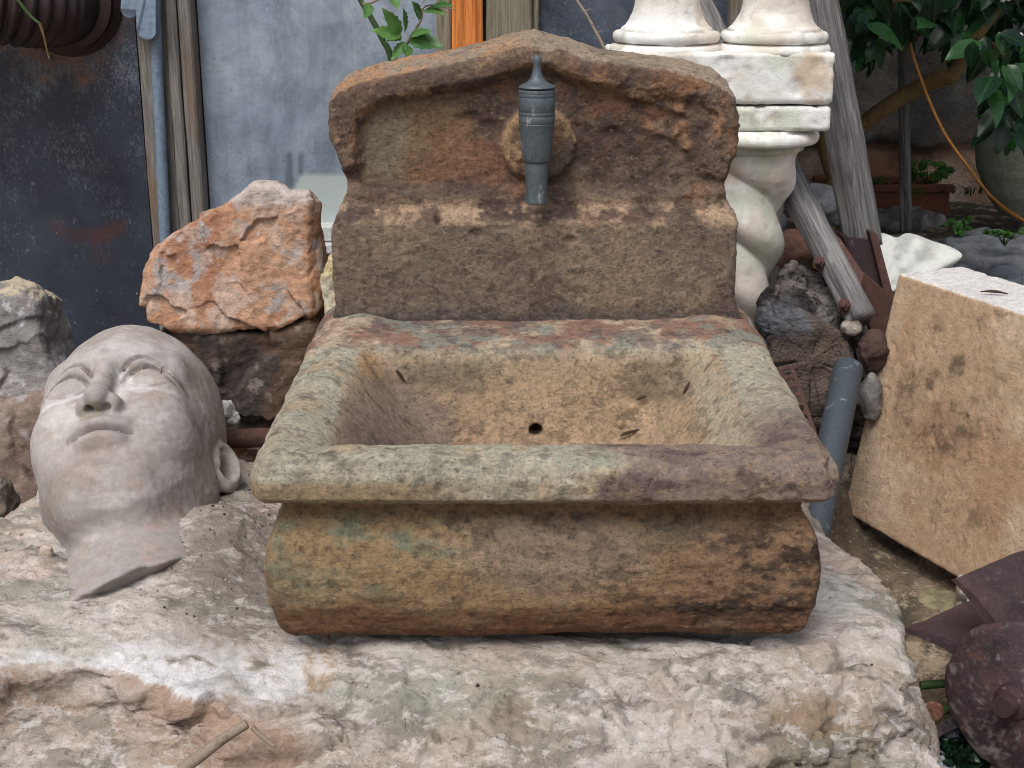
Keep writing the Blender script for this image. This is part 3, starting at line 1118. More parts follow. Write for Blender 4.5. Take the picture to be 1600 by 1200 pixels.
# bare earth in the recess at the left and brown flank on the right nose
dl, dr_ = lips(V)
rec = sm(dl, 0.075, 0.040) * (V[:, 2] < np.interp(V[:, 0], [-0.6, -0.3], [0.292, 0.275]))
c = mixc(c, lin(184, 158, 136), rec * (0.6 + 0.4 * sm(n1, -0.5, 0.1)))
c = mixc(c, lin(154, 128, 106), rec * sm(n2, 0.1, 0.5) * 0.8)
c = mixc(c, lin(160, 136, 108), blob(V, (0.38, 1.45, 0.25), (0.12, 0.07, 0.05), 0.4 * n2) * 0.85)
c = mixc(c, lin(110, 116, 80), blob(V, (0.36, 1.45, 0.19), (0.12, 0.08, 0.05), 0.5 * n2) * 0.6)
# ochre drips under the left corner of the basin
for px, py0, py1, r in ((505, 985, 1052, 0.011), (480, 1020, 1056, 0.006), (545, 985, 1024, 0.005)):
    a, b = at(px, py0, 1.575), at(px + 4, py1, 1.52)
    m_ = 1 - sm(poly_line_d(V[:, 0], V[:, 1], [(a.x, a.y + 0.03), (b.x, b.y)]) + 0.012 * n2, r * 0.4, r * 1.4)
    c = mixc(c, lin(176, 130, 72), m_ * sm(n2 + 0.5 * n3, -0.25, 0.2) * 0.75 * (V[:, 2] > 0.2))
c = mixc(c, lin(150, 160, 144), blob(V, (-0.12, 1.50, 0.28), (0.13, 0.05, 0.06), 0.8 * n2) * 0.4)
c = desat(c, 0.10) * np.array([0.87, 0.85, 0.85], F4) * (1 + 0.14 * wlip[:, None])
c = np.concatenate([c, (1 - 0.85 * sm(wlip, 0.1, 0.7))[:, None] * (1 - 0.35 * sm(n1, 0.0, 0.4))[:, None]], 1)
BV, BN = V, N
o = link('boulder', make_mesh('boulder', V, F, c), M_BOULD)
tag(o, 'broad pale lichen spotted boulder carrying the stone basin and the clay head', 'boulder')

# ------------------------------------------------------------------ the wash fountain
FX, FY, FZ = 0.038, 1.53, 0.312
fount = thing('wash_fountain', 'weathered brown sandstone wall fountain with deep basin and arched back slab', 'fountain', (FX, 1.9, FZ))
FO = np.array([FX, 1.9, FZ], F4)
IZ = [0.25, 0.315, 0.335, 0.37, 0.42, 0.452, 0.477, 0.489, 0.499, 0.508, 0.516, 0.545, 0.556, 0.57, 0.65]
II = [0.046, 0.040, 0.028, 0.015, 0.010, 0.016, 0.030, 0.040, 0.036, 0.010, 0.001, 0.0, 0.003, 0.010, 0.02]


def basin(P):
    x, y, z = P[:, 0] - F4(FX), P[:, 1], P[:, 2]
    yb = 2.285
    hx = 0.350
    yc, hy = (FY + yb) / 2, (yb - FY) / 2
    r = 0.03
    qx, qy = np.abs(x) - (hx - r), np.abs(y - yc) - (hy - r)
    d2 = np.sqrt(np.maximum(qx, 0) ** 2 + np.maximum(qy, 0) ** 2) + np.minimum(np.maximum(qx, qy), 0) - r
    d2 = d2 + np.interp(z, IZ, II).astype(F4)
    zt = 0.5635 + 0.004 * sm(y, 1.7, 2.1) + 0.012 * sm(y, 1.72, 2.02) * np.exp(-((np.abs(x) - 0.275) / 0.035) ** 2)
    d = smax(d2, z - zt, 0.028)
    d = smax(d, 0.316 - z, 0.02)
    dz = zt - z
    w = 0.272 + 0.022 * sm(y, 2.0, 1.6)
    side = (np.abs(x) - w + dz * 0.86) * 0.76
    fr = (1.612 - y + dz * 0.45) * 0.91
    bk = (y - 2.012 + dz * 0.12) * 0.98
    cav = smax(smax(side, smax(fr, bk, 0.03), 0.03), 0.402 - z, 0.03)
    cav = smax(cav, z - 0.7, 0.01)
    d = smax(d, -cav, 0.030)
    # the bevel that slopes from the slab down into the basin
    bev = (z - (0.567 + (y - 2.02) * 0.16)) * 0.95
    d = np.where(y > 1.95, smax(d, bev, 0.01), d)
    hp = at(837, 673, 1.997)
    hole = np.sqrt((P[:, 0] - hp.x) ** 2 + (z - hp.z) ** 2) - 0.0105
    hole = np.maximum(hole, np.abs(y - 2.04) - 0.09)
    return smax(d, -hole, 0.003)


V, F = sdf_mesh(basin, (FX - 0.4, 1.47, 0.27), (FX + 0.4, 2.34, 0.62), 0.0096, 2)
N = normals(V, F)
x, y, z = V[:, 0] - FX, V[:, 1], V[:, 2]
inside = sm(np.abs(x), 0.275, 0.255) * sm(y, 1.60, 1.63) * sm(y, 2.02, 2.0) * sm(z, 0.57, 0.55)
big = fbm(V, 7, 4, 31, st=(0.6, 1, 1.4))
mid = fbm(V, 24, 4, 32, st=(0.7, 1, 1.3), gain=0.62)
fin = fbm(V, 85, 4, 33, st=(0.8, 1, 1.1), gain=0.65)
pit = sm(fbm(V, 60, 3, 34, st=(0.8, 1, 1)), 0.38, 0.62)
rough_r = sm(x, -0.05, 0.2)
D = 0.0036 * big + 0.0012 * mid * (1 + 0.4 * rough_r) + 0.0011 * fin - 0.0016 * pit * (0.4 + rough_r)
D = D * (1 - 0.35 * inside)
# a chip line along the front nose and a nick in the right corner
nose = np.exp(-((z - (0.545 - 0.006 * np.sin(x * 9))) / 0.003) ** 2) * sm(y, 1.6, 1.56) * sm(x, 0.12, -0.05)
D = D - 0.0024 * nose
D = D - 0.010 * blob(V, (FX + 0.342, 1.545, 0.55), (0.012, 0.02, 0.02), 0.3 * fin)
D = D - 0.003 * blob(V, (FX + 0.22, 1.53, 0.41), (0.10, 0.05, 0.02), 0.6 * mid)
V = V + N * D[:, None].astype(F4)
N = normals(V, F)
w_ = 0.45 * mid
c = np.tile(lin(172, 148, 112), (len(V), 1))
c = mixc(c, lin(156, 118, 78), sm(big, -0.05, 0.4) * 0.8)
c = mixc(c, lin(188, 166, 132), sm(mid, 0.05, 0.45) * 0.7)
# rim: grey green and cream on the left, mauve brown on the right
rim = sm(z, 0.505, 0.52) * (1 - inside)
cr = np.tile(lin(178, 172, 148), (len(V), 1))
cr = mixc(cr, lin(196, 186, 156), sm(big, -0.1, 0.35))
cr = mixc(cr, lin(158, 162, 144), sm(fbm(V, 13, 5, 35), -0.05, 0.6) * 0.6)
cr = mixc(cr, lin(186, 154, 108), sm(fbm(V, 19, 5, 36), 0.3, 0.65) * 0.5)
right = sm(x + 0.10 * mid + 0.05 * big, 0.0, 0.12) * sm(y, 1.85, 1.62)
cm = np.tile(lin(142, 122, 112), (len(V), 1))
cm = mixc(cm, lin(112, 92, 90), sm(mid, -0.1, 0.5))
cm = mixc(cm, lin(166, 138, 112), sm(fin, 0.08, 0.4) * 0.8)
cr = cr * (1 - right[:, None]) + cm * right[:, None]
cr = mixc(cr, lin(160, 128, 84), sm(z, 0.545, 0.53) * sm(x + 0.08 * mid, 0.02, -0.16) * 0.75 * sm(y, 1.62, 1.55))
rear = sm(y, 2.0, 2.03)
cb = np.tile(lin(150, 112, 92), (len(V), 1))
cb = mixc(cb, lin(186, 168, 138), sm(fbm(V, 14, 5, 38), -0.1, 0.35))
cb = mixc(cb, lin(108, 96, 94), sm(fbm(V, 18, 5, 39), 0.1, 0.5) * 0.75)
cb = mixc(cb, lin(136, 140, 128), sm(fbm(V, 18, 3, 40), 0.25, 0.45) * 0.8)
cr = cr * (1 - rear[:, None]) + cb * rear[:, None]
c = c * (1 - rim[:, None]) + cr * rim[:, None]
# belly: tan and green to the left, rusty and burnt to the right and below
bel = sm(z, 0.500, 0.488) * sm(y, 2.0, 1.8) * (1 - inside)
cf = np.tile(lin(170, 140, 94), (len(V), 1))
cf = mixc(cf, lin(178, 154, 114), sm(big + 0.4 * mid, 0.0, 0.4) * sm(z, 0.38, 0.44))
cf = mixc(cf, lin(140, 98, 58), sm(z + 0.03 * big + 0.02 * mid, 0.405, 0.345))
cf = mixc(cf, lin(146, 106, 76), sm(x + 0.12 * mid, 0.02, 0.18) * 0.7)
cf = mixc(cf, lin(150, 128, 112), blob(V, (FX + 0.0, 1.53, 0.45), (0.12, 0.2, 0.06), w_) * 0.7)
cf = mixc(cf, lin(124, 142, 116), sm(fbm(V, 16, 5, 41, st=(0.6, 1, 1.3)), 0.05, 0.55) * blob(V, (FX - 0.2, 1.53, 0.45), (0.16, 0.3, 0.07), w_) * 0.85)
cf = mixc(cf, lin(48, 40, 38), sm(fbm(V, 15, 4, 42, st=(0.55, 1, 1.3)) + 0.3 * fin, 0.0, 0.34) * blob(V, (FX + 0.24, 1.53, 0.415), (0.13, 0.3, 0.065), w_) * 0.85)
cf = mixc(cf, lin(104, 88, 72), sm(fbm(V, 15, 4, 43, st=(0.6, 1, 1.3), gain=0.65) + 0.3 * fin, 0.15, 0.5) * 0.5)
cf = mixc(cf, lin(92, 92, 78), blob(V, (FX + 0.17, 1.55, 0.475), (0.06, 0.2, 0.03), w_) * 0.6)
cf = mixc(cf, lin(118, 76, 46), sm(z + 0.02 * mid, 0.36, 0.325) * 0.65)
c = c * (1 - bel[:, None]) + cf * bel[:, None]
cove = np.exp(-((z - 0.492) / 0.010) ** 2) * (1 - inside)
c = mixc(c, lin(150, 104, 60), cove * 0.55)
# bowl
ci = np.tile(lin(182, 154, 118), (len(V), 1))
ci = mixc(ci, lin(168, 134, 98), sm(big + 0.3 * mid, 0.0, 0.35) * 0.8)
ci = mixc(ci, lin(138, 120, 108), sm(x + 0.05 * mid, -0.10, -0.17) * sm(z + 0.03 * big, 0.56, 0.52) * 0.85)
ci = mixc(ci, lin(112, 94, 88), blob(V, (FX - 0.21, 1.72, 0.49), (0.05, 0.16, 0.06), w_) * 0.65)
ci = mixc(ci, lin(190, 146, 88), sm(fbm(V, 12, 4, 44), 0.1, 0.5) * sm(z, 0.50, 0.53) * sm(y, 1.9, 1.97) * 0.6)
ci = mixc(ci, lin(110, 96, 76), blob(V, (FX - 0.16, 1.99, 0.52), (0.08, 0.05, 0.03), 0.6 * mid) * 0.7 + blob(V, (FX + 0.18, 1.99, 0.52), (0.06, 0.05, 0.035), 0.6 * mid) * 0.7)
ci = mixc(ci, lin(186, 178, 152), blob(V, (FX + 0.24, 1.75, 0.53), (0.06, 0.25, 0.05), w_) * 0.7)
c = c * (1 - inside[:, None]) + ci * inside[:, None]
c = mixc(c, lin(86, 74, 62), sm(fin + 0.4 * mid, 0.42, 0.6) * 0.45)
c = mixc(c, lin(58, 48, 42), pit * 0.35)
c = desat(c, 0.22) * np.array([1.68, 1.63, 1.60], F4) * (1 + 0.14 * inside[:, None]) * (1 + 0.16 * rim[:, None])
link('basin', make_mesh('basin', V - FO, F, c), M_FOUNT, fount)

# back slab
pix = [(520, 512), (524, 480), (521, 420), (519, 372), (521, 350), (530, 325), (541, 305), (540, 292), (537, 282), (531, 262), (517, 228), (510, 195), (513, 165), (526, 150), (556, 136), (610, 122), (680, 107), (740, 95), (790, 82), (835, 70),
       (880, 84), (930, 99), (985, 107), (1045, 114), (1095, 124), (1130, 138), (1152, 158), (1159, 190), (1156, 225), (1147, 258), (1138, 285), (1135, 300), (1139, 316), (1150, 336), (1154, 352), (1150, 410), (1147, 470), (1162, 512)]
SLY = 2.165
OUT = [(at(px, py, SLY).x, at(px, py, SLY).z) for px, py in pix]
OUT[0] = (OUT[0][0] - 0.004, 0.555)
OUT[-1] = (OUT[-1][0] + 0.004, 0.555)
rec_pix = [(560, 300), (556, 260), (553, 215), (566, 180), (610, 160), (690, 146), (770, 130), (835, 108), (905, 128), (990, 150), (1040, 150), (1105, 172), (1120, 190), (1112, 225), (1095, 262), (1100, 300)]
REC = catmull([(at(px, py, SLY).x, at(px, py, SLY).z) for px, py in rec_pix], 3)
BOSS = at(841, 226, 2.19)


def slab_front(x, z):
    dr = s_poly(x, z, REC)
    inrec = sm(dr, 0.012, -0.016) * sm(z, 0.735, 0.762)
    dep = 0.025 - 0.008 * sm(x, 0.05, 0.30)
    yf = 2.182 + inrec * dep
    yf = np.where(z < 0.80, np.minimum(yf, 2.146 + np.maximum(0, (z - 0.722)) * 1.5), yf)
    yf = yf - 0.004 * np.exp(-((z - 0.765) / 0.006) ** 2)
    r = np.sqrt((x - BOSS.x) ** 2 + (z - BOSS.z) ** 2)
    yf = np.minimum(yf, 2.206 - 0.013 * sm(r, 0.064, 0.052))
    yf = np.where(r < 0.075, np.minimum(yf, 2.206 - 0.013 * sm(r, 0.064, 0.052)), yf)
    return yf


def slab(P):
    x, y, z = P[:, 0], P[:, 1], P[:, 2]
    # the crest leans back a little as it rises
    d = s_poly(x, z - 0.16 * np.clip(y - 2.182, 0, 0.14) * sm(z, 0.84, 0.92), OUT)
    d = smax(d, (slab_front(x, z) - y) * 0.85, 0.014)
    return smax(d, y - 2.30, 0.02)


V, F = sdf_mesh(slab, (FX - 0.38, 2.11, 0.54), (FX + 0.38, 2.33, 1.03), 0.0096, 2)
N = normals(V, F)
x, y, z = V[:, 0] - FX, V[:, 1], V[:, 2]
dr = s_poly(V[:, 0], z, REC)
rrec = sm(dr, 0.0, -0.02) * sm(z, 0.75, 0.77)
bord = sm(z, 0.765, 0.79) * sm(dr, -0.004, 0.01)
bossm = sm(np.sqrt((V[:, 0] - BOSS.x) ** 2 + (z - BOSS.z) ** 2), 0.062, 0.054) * (z > 0.76)
big = fbm(V, 8, 4, 51)
mid = fbm(V, 26, 4, 52, gain=0.62)
fin = fbm(V, 95, 4, 53, gain=0.68)
crag = sm(x + 0.1 * big, -0.06, 0.08)
rz_ = ridged(V, 42, 3, 54)
D = 0.0035 * big + 0.0018 * mid + 0.0016 * fin
D = D + crag * sm(z, 0.72, 0.78) * (0.004 * mid + 0.0026 * rz_ - 0.004 * sm(mid, 0.1, 0.5)) * sm(y, 2.26, 2.21)
D = D + 0.002 * rz_ * bord
for bx, bz, ex, ez in ((990, 148, 1062, 175), (1062, 172, 1110, 190), (1015, 200, 1050, 214), (1050, 214, 1066, 196), (1066, 196, 1074, 230)):
    a, b = at(bx, bz, 2.19), at(ex, ez, 2.19)
    D = D + 0.006 * np.exp(-(poly_line_d(V[:, 0], z, [(a.x, a.z), (b.x, b.z)]) / 0.007) ** 2) * sm(y, 2.25, 2.2)
for bx, bz, r, dp in ((688, 340, 0.006, 0.012), (905, 455, 0.012, 0.004), (890, 372, 0.007, 0.006), (745, 362, 0.008, 0.006), (960, 215, 0.012, 0.007), (845, 78, 0.014, 0.012), (735, 190, 0.010, 0.006), (760, 205, 0.012, 0.006)):
    a = at(bx, bz, 2.165)
    q = np.sqrt(((V[:, 0] - a.x) / 1.5) ** 2 + (z - a.z) ** 2)
    D = D - dp * sm(q, r * 1.4, r * 0.4) * sm(y, 2.25, 2.2)
V = V + N * D[:, None].astype(F4)
c = np.tile(lin(126, 102, 84), (len(V), 1))
c = mixc(c, lin(146, 114, 88), sm(big, 0.0, 0.4))
c = mixc(c, lin(98, 76, 68), sm(fbm(V, 9, 4, 55), 0.05, 0.4))
c = mixc(c, lin(150, 100, 64), sm(fbm(V, 14, 4, 56), 0.15, 0.45) * 0.7)
# lower panel greyer
low = sm(z, 0.735, 0.715)
cl = np.tile(lin(134, 114, 96), (len(V), 1))
cl = mixc(cl, lin(156, 130, 102), sm(big + 0.4 * mid, 0.05, 0.4) * 0.85)
cl = mixc(cl, lin(112, 88, 80), sm(fbm(V, 11, 4, 57), 0.1, 0.4) * 0.8)
cl = mixc(cl, lin(84, 80, 80), sm(z + 0.015 * mid, 0.60, 0.57) * 0.75)
c = c * (1 - low[:, None]) + cl * low[:, None]
# ledge and border: pale tan crust with dark gaps, ledge brightened to look lit
ledge = np.exp(-((z - 0.736) / 0.017) ** 2) * sm(y, 2.24, 2.2)
c = mixc(c, lin(206, 168, 126), ledge * sm(mid + 0.5 * fin, -0.3, 0.15) * 0.95)
c = mixc(c, lin(88, 66, 64), ledge * sm(fbm(V, 20, 4, 58), 0.12, 0.4) * 0.8)
c = mixc(c, lin(172, 134, 96), bord * sm(mid + 0.6 * fin, 0.0, 0.35) * sm(x + 0.1 * big, 0.1, -0.12) * 0.85)
c = mixc(c, lin(104, 80, 70), bord * sm(fbm(V, 16, 4, 59), -0.05, 0.3) * 0.75)
c = mixc(c, lin(164, 112, 66), bord * sm(mid + 0.4 * fin, 0.15, 0.4) * sm(x, 0.0, 0.12) * 0.8)
rimline = np.exp(-((dr - 0.004) / 0.006) ** 2) * sm(z, 0.80, 0.82)
c = mixc(c, lin(184, 138, 92), rimline * sm(mid, -0.2, 0.2) * 0.8)
# recess: olive and ochre at the left, dark at the right
c = mixc(c, lin(150, 118, 72), rrec * blob(V, (FX - 0.19, 2.19, 0.85), (0.13, 0.2, 0.085), 0.5 * mid) * 0.75)
c = mixc(c, lin(134, 128, 108), rrec * blob(V, (FX - 0.245, 2.19, 0.845), (0.05, 0.2, 0.06), 0.5 * mid) * 0.7)
c = mixc(c, lin(154, 100, 64), rrec * blob(V, (FX - 0.10, 2.19, 0.81), (0.10, 0.2, 0.045), 0.5 * mid) * 0.7)
c = mixc(c, lin(110, 94, 80), rrec * crag * sm(big, -0.4, 0.2) * 0.85)
c = mixc(c, lin(84, 70, 62), rrec * crag * sm(mid + 0.4 * fin, 0.2, 0.5) * 0.7)
c = mixc(c, lin(188, 146, 92), bossm * sm(mid + 0.7 * np.abs(V[:, 0] - BOSS.x) / 0.05 + (z - BOSS.z) / 0.09, 0.45, 0.8) * 0.95)
for bx, bz, ex, ez in ((1015, 200, 1050, 214), (1050, 214, 1066, 196), (1066, 196, 1074, 230), (1060, 168, 1118, 182), (1120, 190, 1128, 235)):
    a, b = at(bx, bz, 2.19), at(ex, ez, 2.19)
    c = mixc(c, lin(184, 130, 78), np.exp(-(poly_line_d(V[:, 0], z, [(a.x, a.z), (b.x, b.z)]) / 0.008) ** 2) * sm(mid, -0.4, 0.2) * 0.9)
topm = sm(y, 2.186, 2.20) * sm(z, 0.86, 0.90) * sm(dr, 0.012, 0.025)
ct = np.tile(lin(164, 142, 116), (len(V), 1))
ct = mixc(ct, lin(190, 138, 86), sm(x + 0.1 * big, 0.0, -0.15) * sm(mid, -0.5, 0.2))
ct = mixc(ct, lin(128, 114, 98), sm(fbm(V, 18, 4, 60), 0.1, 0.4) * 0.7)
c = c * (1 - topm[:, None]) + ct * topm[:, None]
sidem = sm(y, 2.205, 2.22) * (1 - topm)
c = mixc(c, lin(168, 116, 72), sidem * sm(mid, -0.2, 0.3) * 0.7)
c = mixc(c, lin(60, 48, 44), sm(fin + 0.3 * mid, 0.40, 0.62) * 0.45)
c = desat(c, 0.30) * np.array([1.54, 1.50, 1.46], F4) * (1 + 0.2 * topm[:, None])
link('back_slab', make_mesh('back_slab', V - FO, F, c), M_FOUNT, fount)

# pewter spout in front of the boss: cap with finial, fluted body, nozzle
SY = 2.128
sp = bpy.data.objects.new('spout', None)
COL.objects.link(sp)
sp.parent = fount
s0 = at(838, 318, SY)
sp.location = (s0.x - FX, SY - 1.9, s0.z - FZ)
zz = lambda py: at(838, py, SY).z - s0.z
rr = lambda w: w * 0.5 * 0.000958
prof = [(0.0005, zz(85)), (rr(9), zz(86.5)), (rr(13.5), zz(90)), (rr(14.5), zz(95)), (rr(13), zz(100)), (rr(12), zz(104)), (rr(13), zz(108)), (rr(16), zz(115)), (rr(20), zz(121)), (rr(29), zz(127)), (rr(42), zz(131)), (rr(55), zz(134)), (rr(57), zz(136)), (rr(54), zz(138)), (rr(30), zz(138.5))]
MB().lathe(prof[::-1]).build('cap', M_PEWTER, sp, smooth=True)
bp = [(rr(56), 139.5), (rr(57), 141), (rr(57.5), 144)]
for g in (145, 151, 174, 180, 192):
    bp += [(bp[-1][0], g - 1), (bp[-1][0] - 0.0007, g), (bp[-1][0] - 0.0001, g + 1)]
bp += [(rr(54), 198), (rr(51), 215), (rr(47.5), 235), (rr(44), 249), (rr(42.5), 251.5), (rr(40), 252.5)]
bp = [(rr(40), 139.3)] + bp
MB().lathe([(r, zz(p)) for r, p in bp][::-1]).build('body', M_PEWTER, sp, smooth=True)
npf = [(rr(36), 252), (rr(37.5), 254), (rr(36.5), 270), (rr(34), 292), (rr(32.5), 308), (rr(34.5), 313), (rr(34), 316.5), (rr(30), 318), (rr(22), 317.5), (rr(20), 300)]
MB().lathe([(r, zz(p)) for r, p in npf][::-1]).build('nozzle', M_PEWTER, sp, smooth=True)
MB().tube([(0, 0.0, zz(205)), (0, 0.075, zz(205))], 0.018, 20).build('pipe', M_PEWTER, sp, smooth=True)

# ------------------------------------------------------------------ clay head lying on the boulder
HS = 1.73
HC = at(205, 712, 2.05)
eye = Vector((0, 0, CAMH))
Vd = (eye - HC).normalized()
Rt = Vd.cross(Vector((0, 0, 1))).normalized() * -1.0
Rt = Vector((0, 0, 1)).cross(Vd).normalized()
Up = Vd.cross(Rt).normalized()
PT, YW, RL = math.radians(43), math.radians(17), math.radians(-9)
Fw = Vd * math.cos(PT) + Up * math.sin(PT)
Cr = Up * math.cos(PT) - Vd * math.sin(PT)
Lf = Rt.copy()
q = Matrix.Rotation(-YW, 3, Cr)
Fw, Lf = q @ Fw, q @ Lf
q = Matrix.Rotation(RL, 3, Vd)
Fw, Lf, Cr = q @ Fw, q @ Lf, q @ Cr
HM = np.array([Lf, Fw, Cr], dtype=F4)          # rows: head axes in world
HCn = np.array(HC, dtype=F4)


def arc(x0, z0, x1, z1, x2, z2, n=9):
    """quadratic arc through three points"""
    out = []
    for t in np.linspace(0, 1, n):
        a = 2 * (t - 0.5) * (t - 1)
        b = -4 * t * (t - 1)
        c_ = 2 * t * (t - 0.5)
        out.append((a * x0 + b * x1 + c_ * x2, a * z0 + b * z1 + c_ * z2))
    return out


EYE1 = arc(0.0140, 0.005, 0.034, 0.0235, 0.056, 0.003)
EYE2 = arc(0.0120, 0.015, 0.034, 0.0325, 0.062, 0.008)
EYE3 = arc(0.0140, 0.005, 0.033, -0.0045, 0.054, 0.003)
MOUTH = arc(-0.0255, -0.0585, 0.0, -0.0575, 0.0255, -0.0585, 13)


def head_local(Q):
    X, Y, Z = Q[:, 0], Q[:, 1], Q[:, 2]
    aX = np.abs(X)
    S = np.stack([aX, Y, Z], 1)
    d = s_ell(Q, (0, -0.018, 0.046), (0.080, 0.101, 0.098))
    d = smin(d, s_ell(Q, (0, 0.026, -0.018), (0.0665, 0.066, 0.088)), 0.035)
    d = smin(d, s_ell(Q, (0, 0.052, -0.094), (0.034, 0.036, 0.030)), 0.035)
    d = smin(d, s_cap(S, (0.050, -0.010, -0.050), (0.016, 0.052, -0.102), 0.025, 0.022), 0.035)
    d = smin(d, s_ell(S, (0.036, 0.058, -0.032), (0.027, 0.026, 0.034)), 0.03)
    d = smin(d, s_cap(Q, (0.008, -0.030, -0.08), (0.026, 0.000, -0.25), 0.063, 0.088), 0.018)
    # brow
    d = smin(d, s_cap(S, (0.010, 0.080, 0.040), (0.046, 0.062, 0.040), 0.009, 0.008), 0.025)
    # sockets and eyes
    d = smax(d, -s_ell(S, (0.032, 0.0995, 0.008), (0.028, 0.0160, 0.018)), 0.014)
    d = smin(d, s_ell(S, (0.0345, 0.0650, 0.007), (0.0240, 0.0205, 0.0170)), 0.010)
    # nose
    d = smin(d, s_cap(Q, (0, 0.084, 0.040), (0, 0.1045, -0.027), 0.0055, 0.0095), 0.011)
    d = smin(d, s_ell(Q, (0, 0.1055, -0.031), (0.0090, 0.0115, 0.0080)), 0.006)
    d = smin(d, s_ell(S, (0.0118, 0.0950, -0.0325), (0.0075, 0.0115, 0.0082)), 0.005)
    d = smax(d, -s_cap(S, (0.0078, 0.102, -0.046), (0.0065, 0.098, -0.029), 0.0043, 0.0030), 0.003)
    # mouth
    d = smin(d, s_ell(Q, (0, 0.0885, -0.0505), (0.0235, 0.0125, 0.0080)), 0.009)
    d = smin(d, s_ell(Q, (0, 0.0865, -0.0665), (0.0195, 0.0130, 0.0082)), 0.008)
    d = smax(d, -s_ell(Q, (0, 0.101, -0.0825), (0.026, 0.012, 0.006)), 0.012)
    fr = (Y > 0.03)
    fe = fr * sm(aX, 0.057, 0.045) * sm(aX, 0.010, 0.016)
    d = d + fr * 0.0045 * np.exp(-(poly_line_d(X, Z, MOUTH) / 0.0021) ** 2)
    d = d + fe * 0.0050 * np.exp(-(poly_line_d(aX, Z, EYE1) / 0.0015) ** 2)
    d = d + fe * 0.0042 * np.exp(-(poly_line_d(aX, Z, EYE2) / 0.0015) ** 2)
    d = d + fe * 0.0022 * np.exp(-(poly_line_d(aX, Z, EYE3) / 0.0014) ** 2)
    d = d - fe * 0.0016 * np.exp(-(poly_line_d(aX, Z, arc(0.013, 0.011, 0.0335, 0.0285, 0.058, 0.0045)) / 0.0032) ** 2)
    d = d + fr * 0.0012 * np.exp(-((np.sqrt((aX - 0.034) ** 2 + (Z - 0.0105) ** 2)) / 0.0010) ** 2)
    # ears
    E = np.stack([aX - 0.0790, Y + 0.020, Z + 0.012], 1)
    ca, sa = math.cos(0.62), math.sin(0.62)
    E = np.stack([E[:, 0] * ca + E[:, 1] * sa, -E[:, 0] * sa + E[:, 1] * ca, E[:, 2]], 1).astype(F4)
    d = smin(d, s_ell(E, (0, 0, 0), (0.0100, 0.0195, 0.0285)), 0.005)
    d = smax(d, -s_ell(E, (0.0115, -0.0005, 0.002), (0.0125, 0.0140, 0.0220)), 0.0025)
    d = smin(d, s_cap(E, (0.004, 0.010, -0.006), (0.004, 0.012, 0.006), 0.0035), 0.004)
    return d


CUTN = np.array((Fw * 0.80 - Cr * 0.60), dtype=F4)


def head(P):
    Q = ((P - HCn) @ HM.T / F4(HS)).astype(F4)
    d = head_local(Q) * HS
    # hollow cast sawn off at the neck and behind; it rests on the stone
    rag = 0.006 * vnoise((P * F4(40)).astype(F4))
    d = smax(d, (-0.186 - Q[:, 2] + 0.42 * Q[:, 0] - 0.25 * Q[:, 1] + 0.0) * HS + rag, 0.006)
    return smax(d, boulder_top(P[:, 0], P[:, 1]) - 0.012 - P[:, 2], 0.006)


V, F = sdf_mesh(head, (HC.x - 0.30, HC.y - 0.44, 0.24), (HC.x + 0.30, HC.y + 0.34, HC.z + 0.34), 0.0092, 3)
Q = ((V - HCn) @ HM.T / F4(HS)).astype(F4)
N = normals(V, F)
D = 0.0018 * fbm(V, 14, 4, 61) + 0.0003 * fbm(V, 80, 2, 62)
V = V + N * D[:, None].astype(F4)
n1, n2, n3 = fbm(V, 9, 5, 63, gain=0.65), fbm(V, 26, 4, 64, gain=0.65), fbm(V, 14, 5, 65, st=(0.5, 0.5, 1.8))
c = np.tile(lin(162, 155, 151), (len(V), 1))
c = mixc(c, lin(180, 173, 169), sm(n1, -0.2, 0.5) * 0.8)
c = mixc(c, lin(158, 144, 132), sm(n2 + 0.4 * n1, 0.1, 0.5) * 0.6)
c = mixc(c, lin(204, 199, 196), sm(n3 + 0.3 * n2, 0.05, 0.6) * 0.6)
c = mixc(c, lin(182, 134, 112), sm(fbm(V, 13, 5, 66), 0.2, 0.7) * sm(Q[:, 2], -0.06, -0.10) * 0.3)
c = mixc(c, lin(150, 146, 144), sm(n1, -0.2, 0.3) * sm(Q[:, 2], -0.10, -0.14) * 0.6)
c = mixc(c, lin(136, 128, 104), blob(Q, (-0.006, 0.100, -0.042), (0.014, 0.010, 0.008), 0.4 * n2) * 0.5)
aX = np.abs(Q[:, 0])
c = mixc(c, lin(138, 127, 118), sm(Q[:, 2], -0.055, -0.09) * sm(Q[:, 2], -0.15, -0.11) * sm(n1 + 0.4 * n2, -0.3, 0.3) * 0.7)
c = mixc(c, lin(150, 140, 132), sm(aX, 0.045, 0.07) * sm(n2 + 0.5 * n1, -0.2, 0.4) * 0.6)
c = c * 0.88
gro = np.maximum(np.exp(-(poly_line_d(aX, Q[:, 2], EYE1) / 0.0013) ** 2), np.exp(-(poly_line_d(aX, Q[:, 2], EYE2) / 0.0013) ** 2)) * (Q[:, 1] > 0.03)
c = mixc(c, lin(84, 75, 66), gro * 0.9 * sm(n2, -0.4, 0.2))
c = mixc(c, lin(222, 220, 220), blob(np.stack([aX, Q[:, 1], Q[:, 2]], 1), (0.036, 0.08, -0.008), (0.028, 0.05, 0.006), 0.8 * n2) * 0.35)
c = mixc(c, lin(222, 219, 218), blob(Q, (0.016, 0.09, -0.004), (0.008, 0.05, 0.03), 0.4 * n2) * 0.45)
